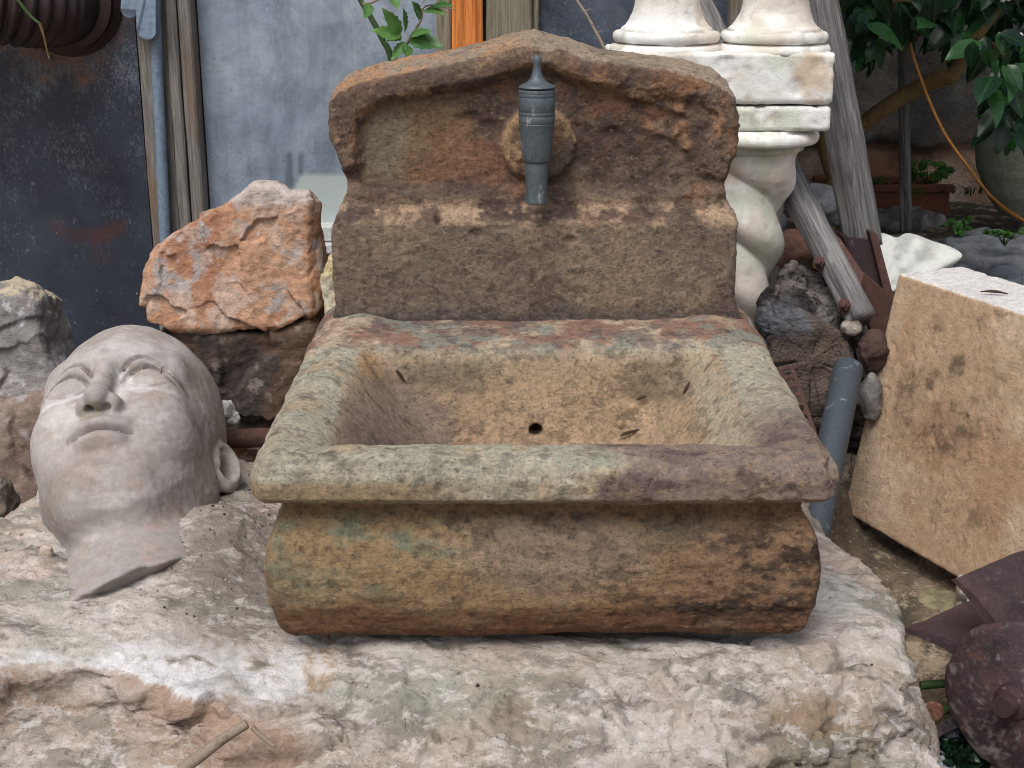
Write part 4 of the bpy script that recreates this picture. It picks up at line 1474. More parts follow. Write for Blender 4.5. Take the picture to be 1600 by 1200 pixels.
# dirt in the ear bowls
Ea = np.stack([aX - 0.0790, Q[:, 1] + 0.020, Q[:, 2] + 0.012], 1)
Ea = np.stack([Ea[:, 0] * math.cos(0.62) + Ea[:, 1] * math.sin(0.62), -Ea[:, 0] * math.sin(0.62) + Ea[:, 1] * math.cos(0.62), Ea[:, 2]], 1)
c = mixc(c, lin(112, 102, 92), sm(np.sqrt((Ea[:, 1] / 0.011) ** 2 + (Ea[:, 2] / 0.018) ** 2) + 0.3 * n2, 1.0, 0.5) * (Ea[:, 0] > -0.012) * 0.85)
HB = np.array((HC.x, HC.y - 0.05, 0.29), F4)
o = link('clay_head', make_mesh('clay_head', V - HB, F, c), M_HEAD, None, HB)
tag(o, 'bald pale clay head lying face up on the boulder beside the basin', 'sculpture')

# ------------------------------------------------------------------ loose rocks
def facets(P, seed, n, spread, amp, k=0.35):
    r = np.random.RandomState(seed)
    lo, hi = P.min(0), P.max(0)
    S = lo + r.rand(n, 3) * (hi - lo)
    T = r.randn(n, 3)
    T /= np.linalg.norm(T, axis=1, keepdims=True)
    W = P + 0.012 * np.stack([fbm(P, 18, 3, seed), fbm(P, 18, 3, seed + 1), fbm(P, 18, 3, seed + 2)], 1)
    best = np.full(len(P), 1e9, F4)
    out = np.zeros(len(P), F4)
    for s, t in zip(S, T):
        q = W - s
        dd = (q * q).sum(1)
        m = dd < best
        best = np.where(m, dd, best)
        out = np.where(m, (q @ t) * k, out)
    return np.clip(out, -amp, amp)


def rock_poly(name, pts, yf, th, seed, colf, label, cat='rock', h=0.012, nsub=2, lean=0.0, k=0.02, cuts=(), fac=(40, 0.008, 0.3), mat=None, bottom=None, names=None):
    """a rock whose outline is pts (x, z), front at yf, thickness th; cuts are (point, normal) planes that chip it"""
    pts = [(p[0], p[1]) for p in pts]
    xs = [p[0] for p in pts]
    zs = [p[1] for p in pts]
    zm = min(zs)

    def f(P):
        x, y, z = P[:, 0], P[:, 1], P[:, 2]
        s = 1.0 - 0.35 * np.clip((y - yf - th * 0.4) / th, 0, 1)
        cx, cz = (min(xs) + max(xs)) / 2, zm
        d = s_poly(cx + (x - cx) / s, cz + (z - cz) / s, pts) * 0.9
        y0 = yf + lean * (z - zm)
        d = smax(d, y0 - y, k)
        d = smax(d, y - y0 - th, k)
        for c_, n_ in cuts:
            n_ = np.array(n_, F4)
            n_ = n_ / np.linalg.norm(n_)
            d = smax(d, (P - np.array(c_, F4)) @ n_, k * 0.5)
        return d

    lo = (min(xs) - 0.04, yf - 0.06 + min(0, lean * (max(zs) - zm)), min(zs) - 0.04)
    hi = (max(xs) + 0.04, yf + th + 0.06 + max(0, lean * (max(zs) - zm)), max(zs) + 0.04)
    V, F = sdf_mesh(f, lo, hi, h, nsub)
    N = normals(V, F)
    D = facets(V, seed, fac[0], 1, fac[1], fac[2]) + 0.004 * fbm(V, 16, 4, seed) + 0.0016 * fbm(V, 80, 3, seed + 1)
    V = V + N * D[:, None].astype(F4)
    V = relax(V, F, 0.25)
    N = normals(V, F)
    c = colf(V, N)
    B = np.array(((min(xs) + max(xs)) / 2, yf + th / 2, zm), F4)
    o = link(name, make_mesh(name, V - B, F, c), mat or M_ROCK, None, B)
    return tag(o, label, cat)


def pp(pts, Y):
    return [(at(x, y, Y).x, at(x, y, Y).z) for x, y in pts]


def c_orange(V, N):
    n1, n2, n3 = fbm(V, 9, 5, 71), fbm(V, 30, 4, 72, gain=0.65), fbm(V, 12, 4, 73)
    c = np.tile(lin(186, 130, 90), (len(V), 1))
    c = mixc(c, lin(198, 146, 106), sm(n1, 0.0, 0.35))
    c = mixc(c, lin(166, 104, 66), sm(n3, 0.05, 0.4) * 0.8)
    c = mixc(c, lin(196, 168, 148), sm(n2 + 0.5 * n1, 0.2, 0.5) * 0.7)
    a = at(275, 425, 2.34)
    m = blob(V * np.array([1, 0, 1], F4), (a.x, 0, a.z), (0.05, 1, 0.065), 0.7 * n2)
    c = mixc(c, lin(168, 166, 170), m * 0.75 * sm(n2, -0.3, 0.2))
    a = at(430, 305, 2.34)
    m = blob(V * np.array([1, 0, 1], F4), (a.x, 0, a.z), (0.11, 1, 0.03), 0.6 * n2)
    c = mixc(c, lin(196, 186, 182), m * 0.8)
    c = mixc(c, lin(166, 164, 164), sm(fbm(V, 26, 4, 74, gain=0.7), 0.40, 0.52) * 0.7)
    c = desat(c, 0.25)
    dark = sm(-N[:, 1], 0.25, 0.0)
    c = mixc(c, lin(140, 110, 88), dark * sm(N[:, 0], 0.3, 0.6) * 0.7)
    return c


ROCK_Y = 2.36
op = pp([(222, 428), (232, 392), (250, 378), (300, 345), (350, 322), (392, 296), (425, 293), (450, 306), (478, 305), (491, 318), (493, 360), (498, 395), (501, 440), (498, 486), (470, 500), (432, 522), (370, 519), (300, 522), (228, 508), (216, 480)], ROCK_Y)
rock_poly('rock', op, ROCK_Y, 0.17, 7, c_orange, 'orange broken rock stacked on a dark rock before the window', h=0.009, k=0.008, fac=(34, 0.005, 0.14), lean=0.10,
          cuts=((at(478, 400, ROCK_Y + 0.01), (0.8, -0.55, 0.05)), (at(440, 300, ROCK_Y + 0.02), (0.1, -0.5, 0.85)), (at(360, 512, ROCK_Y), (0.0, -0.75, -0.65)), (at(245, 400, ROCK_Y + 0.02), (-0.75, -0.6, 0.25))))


def c_dark(V, N):
    n1, n2 = fbm(V, 9, 5, 81, st=(0.6, 1, 2)), fbm(V, 40, 4, 82, gain=0.65)
    c = np.tile(lin(112, 92, 78), (len(V), 1))
    c = mixc(c, lin(132, 98, 74), sm(n1, 0.0, 0.4))
    c = mixc(c, lin(82, 74, 70), sm(fbm(V, 7, 4, 83), 0.0, 0.4))
    c = mixc(c, lin(158, 148, 138), sm(n2 + 0.4 * n1, 0.35, 0.6) * 0.7)
    return c


dp_ = pp([(255, 518), (300, 512), (380, 512), (440, 512), (486, 492), (502, 500), (506, 560), (500, 640), (494, 720), (480, 900), (270, 900), (256, 700), (250, 600)], 2.40)
rock_poly('rock', dp_, 2.40, 0.22, 12, c_dark, 'dark brown rock under the orange rock beside the basin', h=0.013, lean=-0.06, fac=(50, 0.010, 0.3))
gp = pp([(-60, 470), (0, 452), (30, 460), (52, 478), (58, 520), (68, 560), (85, 585), (83, 620), (68, 630), (30, 634), (-60, 640)], 2.42)


def c_grey(V, N):
    n1, n2 = fbm(V, 9, 5, 91), fbm(V, 34, 4, 92, gain=0.65)
    c = np.tile(lin(134, 130, 128), (len(V), 1))
    c = mixc(c, lin(166, 160, 154), sm(n1, 0.05, 0.4))
    c = mixc(c, lin(102, 100, 102), sm(fbm(V, 7, 4, 93), 0.05, 0.4))
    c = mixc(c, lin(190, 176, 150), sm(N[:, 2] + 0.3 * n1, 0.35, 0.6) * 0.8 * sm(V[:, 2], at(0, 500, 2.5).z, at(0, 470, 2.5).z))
    c = mixc(c, lin(196, 196, 200), sm(n2 + 0.5 * n1, 0.4, 0.6) * 0.6)
    return c


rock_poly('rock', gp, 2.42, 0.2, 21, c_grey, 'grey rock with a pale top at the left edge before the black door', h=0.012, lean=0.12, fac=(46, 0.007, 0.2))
bp_ = pp([(-70, 640), (-10, 648), (30, 640), (60, 628), (88, 632), (110, 660), (118, 760), (120, 900), (60, 960), (-70, 960)], 2.30)


def c_brown(V, N):
    n1, n2 = fbm(V, 9, 5, 95), fbm(V, 34, 4, 96, gain=0.65)
    c = np.tile(lin(126, 108, 98), (len(V), 1))
    c = mixc(c, lin(148, 130, 118), sm(n1, 0.05, 0.4))
    c = mixc(c, lin(96, 80, 76), sm(fbm(V, 8, 4, 97), 0.0, 0.35))
    c = mixc(c, lin(170, 166, 166), sm(n2 + 0.3 * n1, 0.45, 0.65) * 0.6)
    return c


rock_poly('rock', bp_, 2.30, 0.2, 33, c_brown, 'brown grey rock under the grey rock, left of the clay head', h=0.013, lean=0.15, fac=(46, 0.007, 0.2))
sp_ = pp([(-60, 745), (-4, 770), (8, 800), (8, 840), (-4, 862), (-60, 870)], 2.02)
rock_poly('rock', sp_, 2.02, 0.09, 41, lambda V, N: mixc(np.tile(lin(150, 140, 128), (len(V), 1)), lin(126, 118, 108), sm(fbm(V, 14, 4, 98), 0, 0.4)), 'sliver of pale stone at the far left edge of the boulder', h=0.010)
yp = pp([(502, 430), (512, 408), (524, 400), (545, 402), (560, 470), (562, 560), (560, 900), (512, 900), (508, 560), (503, 490), (500, 455)], 2.33)
rock_poly('rock', yp, 2.34, 0.08, 47, lambda V, N: mixc(np.tile(lin(196, 180, 140), (len(V), 1)), lin(214, 206, 182), sm(fbm(V, 24, 4, 99), 0.05, 0.4)), 'cream coloured stone wedged between orange rock and back slab', h=0.009, fac=(20, 0.004, 0.2))
wp = pp([(345, 632), (356, 632), (366, 646), (374, 660), (370, 668), (352, 670), (340, 672)], 2.25)
rock_poly('plaster_lump', wp, 2.25, 0.04, 51, lambda V, N: mixc(np.tile(lin(206, 204, 202), (len(V), 1)), lin(160, 156, 150), sm(fbm(V, 60, 4, 100), 0.1, 0.4)), 'small crumbly white plaster lump behind the clay head', 'plaster', h=0.006, fac=(30, 0.005, 0.4))
cp_ = pp([(80, 850), (84, 826), (92, 822), (104, 826), (104, 860), (86, 862)], 1.87)
rock_poly('stone_chip', cp_, 1.80, 0.02, 53, lambda V, N: np.tile(lin(196, 180, 166), (len(V), 1)), 'thin pale stone chip standing by the neck of the clay head', 'stone', h=0.005, fac=(8, 0.001, 0.1), k=0.006)

# support stones that carry the stacked rocks, mostly hidden
# rusty pipe lying behind the head
p0, p1 = at(50, 692, 2.16), at(408, 684, 2.26)
dirp = (p1 - p0).normalized()
rp = thing('rusty_pipe', 'rusty hollow pipe lying behind the clay head on the boulder', 'pipe', tuple(p0))
m = MB()
n = 20
V, F = [], []
L = (p1 - p0).length + 0.12
a = dirp.cross(Vector((0, 0, 1))).normalized()
b = a.cross(dirp).normalized()
R0 = 0.0165
for i, s in enumerate(np.linspace(0, L, 40)):
    for k in range(n):
        t = 2 * math.pi * k / n
        r = R0 * (1.22 if s < 0.02 else 1.0)
        V.append(dirp * float(s) + (a * math.cos(t) + b * math.sin(t)) * r)
for i in range(39):
    for k in range(n):
        F.append((i * n + k, i * n + (k + 1) % n, (i + 1) * n + (k + 1) % n, (i + 1) * n + k))
base = len(V)
for s in (0.0, 0.10):
    for k in range(n):
        t = 2 * math.pi * k / n
        V.append(dirp * s + (a * math.cos(t) + b * math.sin(t)) * R0 * 0.82)
for k in range(n):
    k2 = (k + 1) % n
    F.append((k, base + k, base + k2, k2))
    F.append((base + k, base + n + k, base + n + k2, base + k2))
F.append(tuple(base + n + k for k in range(n)))
F.append(tuple(39 * n + k for k in range(n)))
V = np.array([tuple(v) for v in V], dtype=F4)
V = V + 0.0008 * np.stack([fbm(V, 60, 3, 5), fbm(V, 60, 3, 6), fbm(V, 60, 3, 7)], 1)
link('tube', make_mesh('tube', V, F), M_RUST2, rp)

# ------------------------------------------------------------------ white baluster pieces and twisted column
BY = 2.58
NXL, NXR = at(957, 80, BY).x, at(1306, 90, BY).x
ZG = at(1200, 165, BY).z
ZB, ZT_ = at(1200, 206, BY).z, at(1200, 84, BY).z
BD = 0.21
CYc = BY + BD / 2
bal = thing('baluster_pair', 'white plastered plinth block with two turned baluster feet on top', 'baluster', ((NXL + NXR) / 2, CYc, ZG + 0.002))
B0 = np.array(((NXL + NXR) / 2, CYc, ZG + 0.002), F4)


def white_cols(V, N, seed):
    n1, n2 = fbm(V, 7, 5, seed), fbm(V, 40, 4, seed + 1, gain=0.65)
    c = np.tile(lin(232, 232, 229), (len(V), 1))
    c = mixc(c, lin(212, 200, 186), sm(n1, 0.0, 0.35) * 0.8)
    c = mixc(c, lin(196, 200, 182), sm(fbm(V, 10, 4, seed + 2), 0.15, 0.45) * 0.6)
    c = mixc(c, lin(168, 160, 148), sm(n2, 0.38, 0.6) * 0.5)
    return c


def plinth(P):
    hz = (ZT_ - ZG) / 2
    d = s_box(P, ((NXL + NXR) / 2, CYc, ZG + 0.002 + hz), ((NXR - NXL) / 2, BD / 2, hz), 0.004)
    chip = np.abs(P[:, 2] - ZG - 0.002) * 0.6 + 0.004 * vnoise((P * 60).astype(F4))
    return d + 0.004 * sm(P[:, 2], ZG + 0.02, ZG) * np.maximum(0, vnoise((P * 25).astype(F4)))


V, F = sdf_mesh(plinth, (NXL - 0.03, BY - 0.03, ZG - 0.02), (NXR + 0.03, BY + BD + 0.03, ZT_ + 0.03), 0.010, 1)
N = normals(V, F)
V = V + N * (0.0022 * fbm(V, 18, 4, 111) + 0.0008 * fbm(V, 70, 3, 112) - 0.003 * sm(fbm(V, 24, 3, 113), 0.35, 0.6))[:, None].astype(F4)
c = white_cols(V, N, 114)
a = at(1270, 118, BY)
c = mixc(c, lin(196, 172, 146), blob(V, (a.x, BY, a.z), (0.045, 0.06, 0.05), 0.5 * fbm(V, 30, 4, 3)) * 0.8)
c = mixc(c, lin(232, 234, 230), blob(V, (at(1120, 140, BY).x, BY, at(1120, 140, BY).z), (0.14, 0.06, 0.05), 0.5 * fbm(V, 20, 4, 4)) * 0.8)
link('plinth', make_mesh('plinth', V - B0, F, c), M_WHITE, bal)


def lathe_np(prof, cx, cy, n=72, noise=0.0012, seed=0):
    r = np.array([p[0] for p in prof], F4)
    z = np.array([p[1] for p in prof], F4)
    t = np.arange(n) * 2 * np.pi / n
    V = np.stack([(cx + r[:, None] * np.cos(t)).ravel(), (cy + r[:, None] * np.sin(t)).ravel(), np.repeat(z, n)], 1).astype(F4)
    i = np.arange((len(prof) - 1) * n)
    a, k = i // n, i % n
    F = np.stack([a * n + k, a * n + (k + 1) % n, (a + 1) * n + (k + 1) % n, (a + 1) * n + k], 1)
    N = normals(V, F)
    V = V + N * (noise * fbm(V, 30, 4, seed) + noise * 0.4 * fbm(V, 110, 3, seed + 1))[:, None].astype(F4)
    return V, F


def dens(pts, step=0.003):
    out = []
    for (r0, z0), (r1, z1) in zip(pts[:-1], pts[1:]):
        k = max(1, int(math.hypot(r1 - r0, z1 - z0) / step))
        for j in range(k):
            t = j / k
            out.append((r0 + (r1 - r0) * t, z0 + (z1 - z0) * t))
    out.append(pts[-1])
    return out


S_ = 0.00121
for pxc, sd in ((1041, 1), (1209, 2)):
    bx = at(pxc, 60, CYc).x
    zb = ZT_ - 0.004
    pr = [(0.0, zb), (86 * S_, zb), (87 * S_, zb + 0.006), (84 * S_, zb + 0.013), (75 * S_, zb + 0.016), (75 * S_, zb + 0.018)]
    pr += [((75 + 7 * math.sin(t)) * S_, zb + 0.028 - 0.010 * math.cos(t)) for t in np.linspace(0, math.pi, 10)]
    pr += [(70 * S_, zb + 0.039), (69 * S_, zb + 0.043), (64 * S_, zb + 0.047), (58 * S_, zb + 0.057), (53 * S_, zb + 0.070), (50 * S_, zb + 0.085), (48 * S_, zb + 0.11), (50 * S_, zb + 0.15), (56 * S_, zb + 0.20), (58 * S_, zb + 0.25), (54 * S_, zb + 0.30), (42 * S_, zb + 0.36), (36 * S_, zb + 0.42), (0.0, zb + 0.43)]
    V, F = lathe_np(dens(pr), bx, CYc, 80, 0.0014, 120 + sd)
    c = white_cols(V, normals(V, F), 125 + sd * 5)
    c = mixc(c, lin(206, 196, 182), sm(V[:, 2], zb + 0.04, zb + 0.1) * 0.6)
    for zg in (zb + 0.0175, zb + 0.040):
        c = mixc(c, lin(132, 126, 110), np.exp(-((V[:, 2] - zg) / 0.0022) ** 2) * sm(fbm(V, 22, 4, 128 + sd), -0.25, 0.3) * 0.8)
    link('baluster_foot', make_mesh('baluster_foot', V - B0, F, c), M_WHITE, bal)

colm = thing('twisted_column', 'white barley twist column with square cap under the plinth block', 'column', (at(1165, 400, CYc).x, CYc, 0.12))
C0 = np.array((at(1165, 400, CYc).x, CYc, 0.12), F4)
CXL, CXR = at(975, 180, BY).x, at(1298, 180, BY + 0.004).x


def abac(P):
    return s_box(P, ((CXL + CXR) / 2, CYc, (ZB + ZG) / 2 - 0.001), ((CXR - CXL) / 2, BD / 2 - 0.003, (ZG - ZB) / 2 - 0.001), 0.006)


V, F = sdf_mesh(abac, (CXL - 0.03, BY - 0.03, ZB - 0.03), (CXR + 0.03, BY + BD + 0.03, ZG + 0.02), 0.010, 1)
N = normals(V, F)
V = V + N * (0.0016 * fbm(V, 18, 4, 131) - 0.003 * sm(fbm(V, 26, 3, 133), 0.35, 0.6))[:, None].astype(F4)
link('cap', make_mesh('cap', V - C0, F, white_cols(V, N, 134)), M_WHITE, colm)
ccx = float(C0[0])
pr = [(0.0, ZB - 0.0005), (0.107, ZB - 0.001), (0.108, ZB - 0.006)]
pr += [(0.113 + 0.0125 * math.sin(t), ZB - 0.0185 + 0.0125 * math.cos(t)) for t in np.linspace(0.1, math.pi, 10)]
pr += [(0.108, ZB - 0.032), (0.099, ZB - 0.035), (0.098, ZB - 0.043), (0.095, ZB - 0.045), (0.0, ZB - 0.047)]
V, F = lathe_np(dens(pr)[::-1], ccx, CYc, 80, 0.001, 136)
c = white_cols(V, normals(V, F), 137)
c = mixc(c, lin(160, 166, 136), sm(V[:, 2], ZB - 0.018, ZB - 0.03) * sm(fbm(V, 14, 4, 138), -0.2, 0.3) * 0.6)
link('collar', make_mesh('collar', V - C0, F, c), M_WHITE, colm)
V, F = [], []
zt, zb_ = ZB - 0.044, 0.12
nz, n = 260, 96
Z = np.linspace(zb_, zt, nz)
tt = (zt - Z) / (zt - zb_)
rad = np.interp(Z, [zb_, zt - 0.34, zt - 0.24, zt - 0.10, zt - 0.04, zt], [0.036, 0.044, 0.053, 0.068, 0.080, 0.089])
amp = np.interp(Z, [zb_, zt - 0.08, zt - 0.02, zt], [0.003, 0.004, 0.002, 0.0])
ph = 2 * np.pi * (Z - at(1240, 288, CYc).z) / 0.128
cx_ = ccx + amp * np.cos(ph) + np.interp(Z, [zb_, zt - 0.3, zt], [0.004, 0.004, 0.0])
cy_ = CYc - amp * np.sin(ph)
th = np.arange(n) * 2 * np.pi / n
rope = 1 + np.interp(Z, [zb_, zt - 0.10, zt - 0.03, zt - 0.008], [0.36, 0.32, 0.16, 0.0])[:, None] * (np.abs(np.cos(th[None, :] + ph[:, None] / 2)) ** 0.85 - 0.6)
V = np.stack([(cx_[:, None] + rad[:, None] * rope * np.cos(th)).ravel(), (cy_[:, None] + rad[:, None] * rope * np.sin(th)).ravel(), np.repeat(Z, n)], 1).astype(F4)
i = np.arange((nz - 1) * n)
a, k = i // n, i % n
F = np.stack([a * n + k, a * n + (k + 1) % n, (a + 1) * n + (k + 1) % n, (a + 1) * n + k], 1)
N = normals(V, F)
V = V + N * (0.0010 * fbm(V, 20, 4, 141))[:, None].astype(F4)
c = white_cols(V, N, 142)
c = mixc(c, lin(206, 190, 168), sm(fbm(V, 8, 4, 146), -0.1, 0.3) * sm(V[:, 2], zt - 0.12, zt - 0.02) * 0.8)
link('shaft', make_mesh('shaft', V - C0, F, c), M_WHITE, colm)

# ------------------------------------------------------------------ leaning beams
def beam(name, p0, p1, w, d, seed, mat, label, crack=True, taper=1.0, group=None, roll=0.0):
    """a weathered pole from p0 (foot) to p1; local z runs along it"""
    ax = (p1 - p0)
    L = ax.length
    ax.normalize()
    n, nz = 28, max(20, int(L / 0.012))
    t = np.arange(n) * 2 * np.pi / n
    sq = 1.0 / (np.abs(np.cos(t)) ** 5 + np.abs(np.sin(t)) ** 5) ** (1 / 5)
    Zs = np.linspace(0, L, nz)
    sc = 1 + (taper - 1) * Zs / L
    V = np.stack([(sc[:, None] * sq * np.cos(t) * w / 2).ravel(), (sc[:, None] * sq * np.sin(t) * d / 2).ravel(), np.repeat(Zs, n)], 1).astype(F4)
    i = np.arange((nz - 1) * n)
    a, k = i // n, i % n
    F = np.stack([a * n + k, a * n + (k + 1) % n, (a + 1) * n + (k + 1) % n, (a + 1) * n + k], 1)
    N = normals(V, F)
    D = 0.0035 * fbm(V, 22, 4, seed, st=(1, 1, 0.16)) + 0.0016 * fbm(V, 120, 3, seed + 1, st=(1, 1, 0.06)) - (0.006 * sm(ridged(V, 26, 2, seed + 2, st=(1, 1, 0.08)), 0.88, 1.0) if crack else 0)
    V = V + N * D[:, None].astype(F4)
    V[:, 0] += 0.008 * fbm(np.stack([V[:, 2] * 0, V[:, 2] * 0, V[:, 2]], 1), 2.2, 2, seed + 4)
    Fl = [tuple(q) for q in F]
    Fl.append(tuple(range(n))[::-1])
    Fl.append(tuple((nz - 1) * n + k for k in range(n)))
    o = bpy.data.objects.new(name, make_mesh(name, V, Fl))
    COL.objects.link(o)
    o.data.materials.append(mat)
    o.location = p0
    q = ax.to_track_quat('Z', 'Y')
    o.rotation_mode = 'QUATERNION'
    o.rotation_quaternion = q @ Matrix.Rotation(roll, 3, 'Z').to_quaternion()
    return o


fa, ta = at(1349, 388, 2.90), at(1268, -60, 3.02)
ba = beam('leaning_beam', fa, fa + (ta - fa) * 1.9, 0.072, 0.062, 151, M_BEAM, '')
tag(ba, 'thick grey beam right of the plinth with its foot in an iron shoe', 'beam')


def local_part(parent, p0):
    """matrix that takes world points into the parent's space"""
    return (Matrix.Translation(parent.location) @ parent.rotation_quaternion.to_matrix().to_4x4()).inverted()


def plate(name, pts_front, th, mat, parent=None, inv=None, ty=Vector((0, 1, 0))):
    """a flat bar with the given outline (world points), th thick"""
    P = [Vector(p) for p in pts_front]
    Q = [p + ty * th for p in P]
    V = P + Q
    if inv is not None:
        V = [inv @ v for v in V]
    n = len(P)
    F = [tuple(range(n)), tuple(range(n, 2 * n))[::-1]] + [(k, n + k, n + (k + 1) % n, (k + 1) % n) for k in range(n)]
    me = make_mesh(name, np.array([tuple(v) for v in V]), F, smooth=False)
    o = link(name, me, mat, parent)
    md = o.modifiers.new('bevel', 'BEVEL')
    md.width = 0.0015
    md.segments = 2
    return o


inv = local_part(ba, fa)
sy = 2.855
plate('iron_shoe', [at(1322, 370, sy), at(1360, 374, sy), at(1396, 470, sy - 0.02), at(1344, 462, sy - 0.02)], 0.006, M_RUST, ba, inv)
plate('iron_strap', [at(1358, 362, sy - 0.012), at(1371, 366, sy - 0.012), at(1398, 468, sy - 0.04), at(1386, 476, sy - 0.04)], 0.07, M_RUST2, ba, inv)
plate('iron_strap', [at(1318, 371, sy + 0.002), at(1327, 371, sy + 0.002), at(1350, 440, sy - 0.015), at(1340, 440, sy - 0.015)], 0.07, M_RUST, ba, inv)

fb, tb = at(1345, 500, 2.50), at(1088, 0, 3.05)
bb = beam('leaning_beam', fb, fb + (tb - fb) * 1.55, 0.050, 0.046, 161, M_BEAM, '')
tag(bb, 'slanting grey pole with two rusty bolts, foot on the driftwood', 'beam')
inv = local_part(bb, fb)
for px, py in ((1283, 411), (1321, 478)):
    w = at(px, py, 2.50 + 0.55 * (500 - py) / 500 - 0.015)
    m = MB()
    m.lathe([(0.0, 0.0), (0.0105, 0.0), (0.0115, 0.002), (0.0115, 0.010), (0.009, 0.014), (0.0, 0.015)], n=6)
    m.lathe([(0.0, -0.001), (0.015, -0.001), (0.015, 0.0018), (0.0, 0.002)], n=18)
    m.lathe([(0.0, 0.014), (0.006, 0.014), (0.0055, 0.022), (0.0, 0.023)], n=10)
    nb = m.build('bolt', M_RUST2, bb)
    nb.matrix_local = inv @ (Matrix.Translation(w) @ Vector((-0.45, -0.8, 0.35)).to_track_quat('Z', 'Y').to_matrix().to_4x4())
plate('iron_strap', [at(1300, 372, 2.64), at(1312, 371, 2.64), at(1350, 428, 2.58), at(1344, 452, 2.56), at(1330, 436, 2.58)], 0.04, M_RUST2, bb, inv)

# rusty share that bends below the beams
sh = plate('iron_share', [at(1338, 432, 2.63), at(1352, 428, 2.63), at(1392, 462, 2.63), at(1390, 500, 2.63), at(1376, 560, 2.62), at(1362, 520, 2.62), at(1345, 470, 2.63)], 0.03, M_RUST2)
tag(sh, 'bent rusty iron share under the beams beside the slab', 'iron')
sh2 = plate('iron_bar', [at(1336, 548, 2.52), at(1350, 536, 2.52), at(1378, 640, 2.48), at(1384, 690, 2.46), at(1366, 650, 2.47)], 0.03, M_RUST)
tag(sh2, 'dark rusty iron bar dropping between grey pipe and slab', 'iron')

# ------------------------------------------------------------------ driftwood log heap
LC = at(1266, 566, 2.50)
la = Vector((-0.05, -0.90, 0.42)).normalized()
lb = la.cross(Vector((0, 0, 1))).normalized()
lc_ = lb.cross(la).normalized()
LMx = np.array([lb, lc_, la], dtype=F4)
LCn = np.array(LC, dtype=F4)


def log(P):
    Q = (P - LCn) @ LMx.T
    w = 0.010 * fbm(P, 9, 2, 171)
    d = s_cap(P, LC - la * 0.03, LC - la * 0.34, 0.082, 0.07) + w
    d = smax(d, Q[:, 2] - 0.012 + 0.010 * vnoise((P * 30).astype(F4)), 0.008)
    for a, b, r0, r1 in ((at(1232, 480, 2.60), at(1300, 520, 2.62), 0.05, 0.055), (at(1236, 430, 2.66), at(1300, 470, 2.66), 0.030, 0.045), (at(1214, 505, 2.55), at(1250, 512, 2.53), 0.042, 0.036), (at(1290, 640, 2.50), at(1250, 640, 2.52), 0.05, 0.05), (at(1300, 470, 2.66), at(1312, 640, 2.60), 0.05, 0.05), (at(1330, 560, 2.66), at(1330, 720, 2.62), 0.05, 0.06)):
        d = smin(d, s_cap(P, a, b, r0, r1) + w, 0.02)
    return d


V, F = sdf_mesh(log, (LC.x - 0.22, LC.y - 0.16, 0.08), (LC.x + 0.22, LC.y + 0.48, LC.z + 0.30), 0.010, 2)
N = normals(V, F)
Q = (V - LCn) @ LMx.T
rr_ = np.sqrt(Q[:, 0] ** 2 + Q[:, 1] ** 2)
an = np.arctan2(Q[:, 1], Q[:, 0])
endm = sm(Q[:, 2], -0.01, 0.0) * sm(rr_, 0.095, 0.08)
rings = np.sin(rr_ * 780 + 9 * fbm(V, 14, 3, 172))
cracks = sm(ridged(np.stack([np.cos(an) * 1.6, np.sin(an) * 1.6, rr_ * 3], 1), 2.4, 2, 173), 0.76, 0.95) * sm(rr_, 0.004, 0.02)
lon = fbm(np.stack([Q[:, 0], Q[:, 1], Q[:, 2] * 0.22], 1), 34, 4, 174)
gv_ = ridged(np.stack([Q[:, 0] + 0.02 * fbm(V, 9, 2, 179), Q[:, 1], Q[:, 2] * 0.12], 1), 46, 3, 180)
D = (1 - endm) * (0.006 * lon + 0.005 * ridged(V, 16, 3, 175, st=(1, 0.5, 1.6)) - 0.006 * sm(gv_, 0.55, 0.95) - 0.003) + endm * (0.0005 * rings - 0.006 * cracks + 0.002 * fbm(V, 50, 3, 176))
V = V + N * D[:, None].astype(F4)
c = np.tile(lin(96, 88, 84), (len(V), 1))
c = mixc(c, lin(64, 58, 58), sm(lon, -0.05, 0.3))
c = mixc(c, lin(44, 40, 40), sm(gv_, 0.5, 0.95) * 0.8)
c = mixc(c, lin(140, 132, 126), sm(fbm(V, 30, 4, 177), 0.15, 0.45) * 0.8)
ce = np.tile(lin(122, 108, 98), (len(V), 1))
ce = mixc(ce, lin(72, 62, 58), sm(rings + 0.6 * fbm(V, 60, 3, 178), 0.0, 0.8) * 0.4)
ce = mixc(ce, lin(48, 42, 40), cracks)
c = c * (1 - endm[:, None]) + ce * endm[:, None]
a = at(1222, 505, 2.5)
c = mixc(c, lin(118, 124, 134), blob(V, (a.x, a.y, a.z), (0.055, 0.12, 0.035), 0.4 * lon) * 0.7)
a = at(1312, 480, 2.55)
c = mixc(c, lin(158, 152, 150), blob(V, (a.x, a.y, a.z), (0.04, 0.12, 0.03), 0.6 * lon) * 0.7)
LB = np.array((LC.x, LC.y + 0.15, 0.12), F4)
o = link('driftwood_log', make_mesh('driftwood_log', V - LB, F, c), M_DRIFT, None, LB)
tag(o, 'gnarled dark driftwood stump with cracked ringed end beside the basin', 'log')


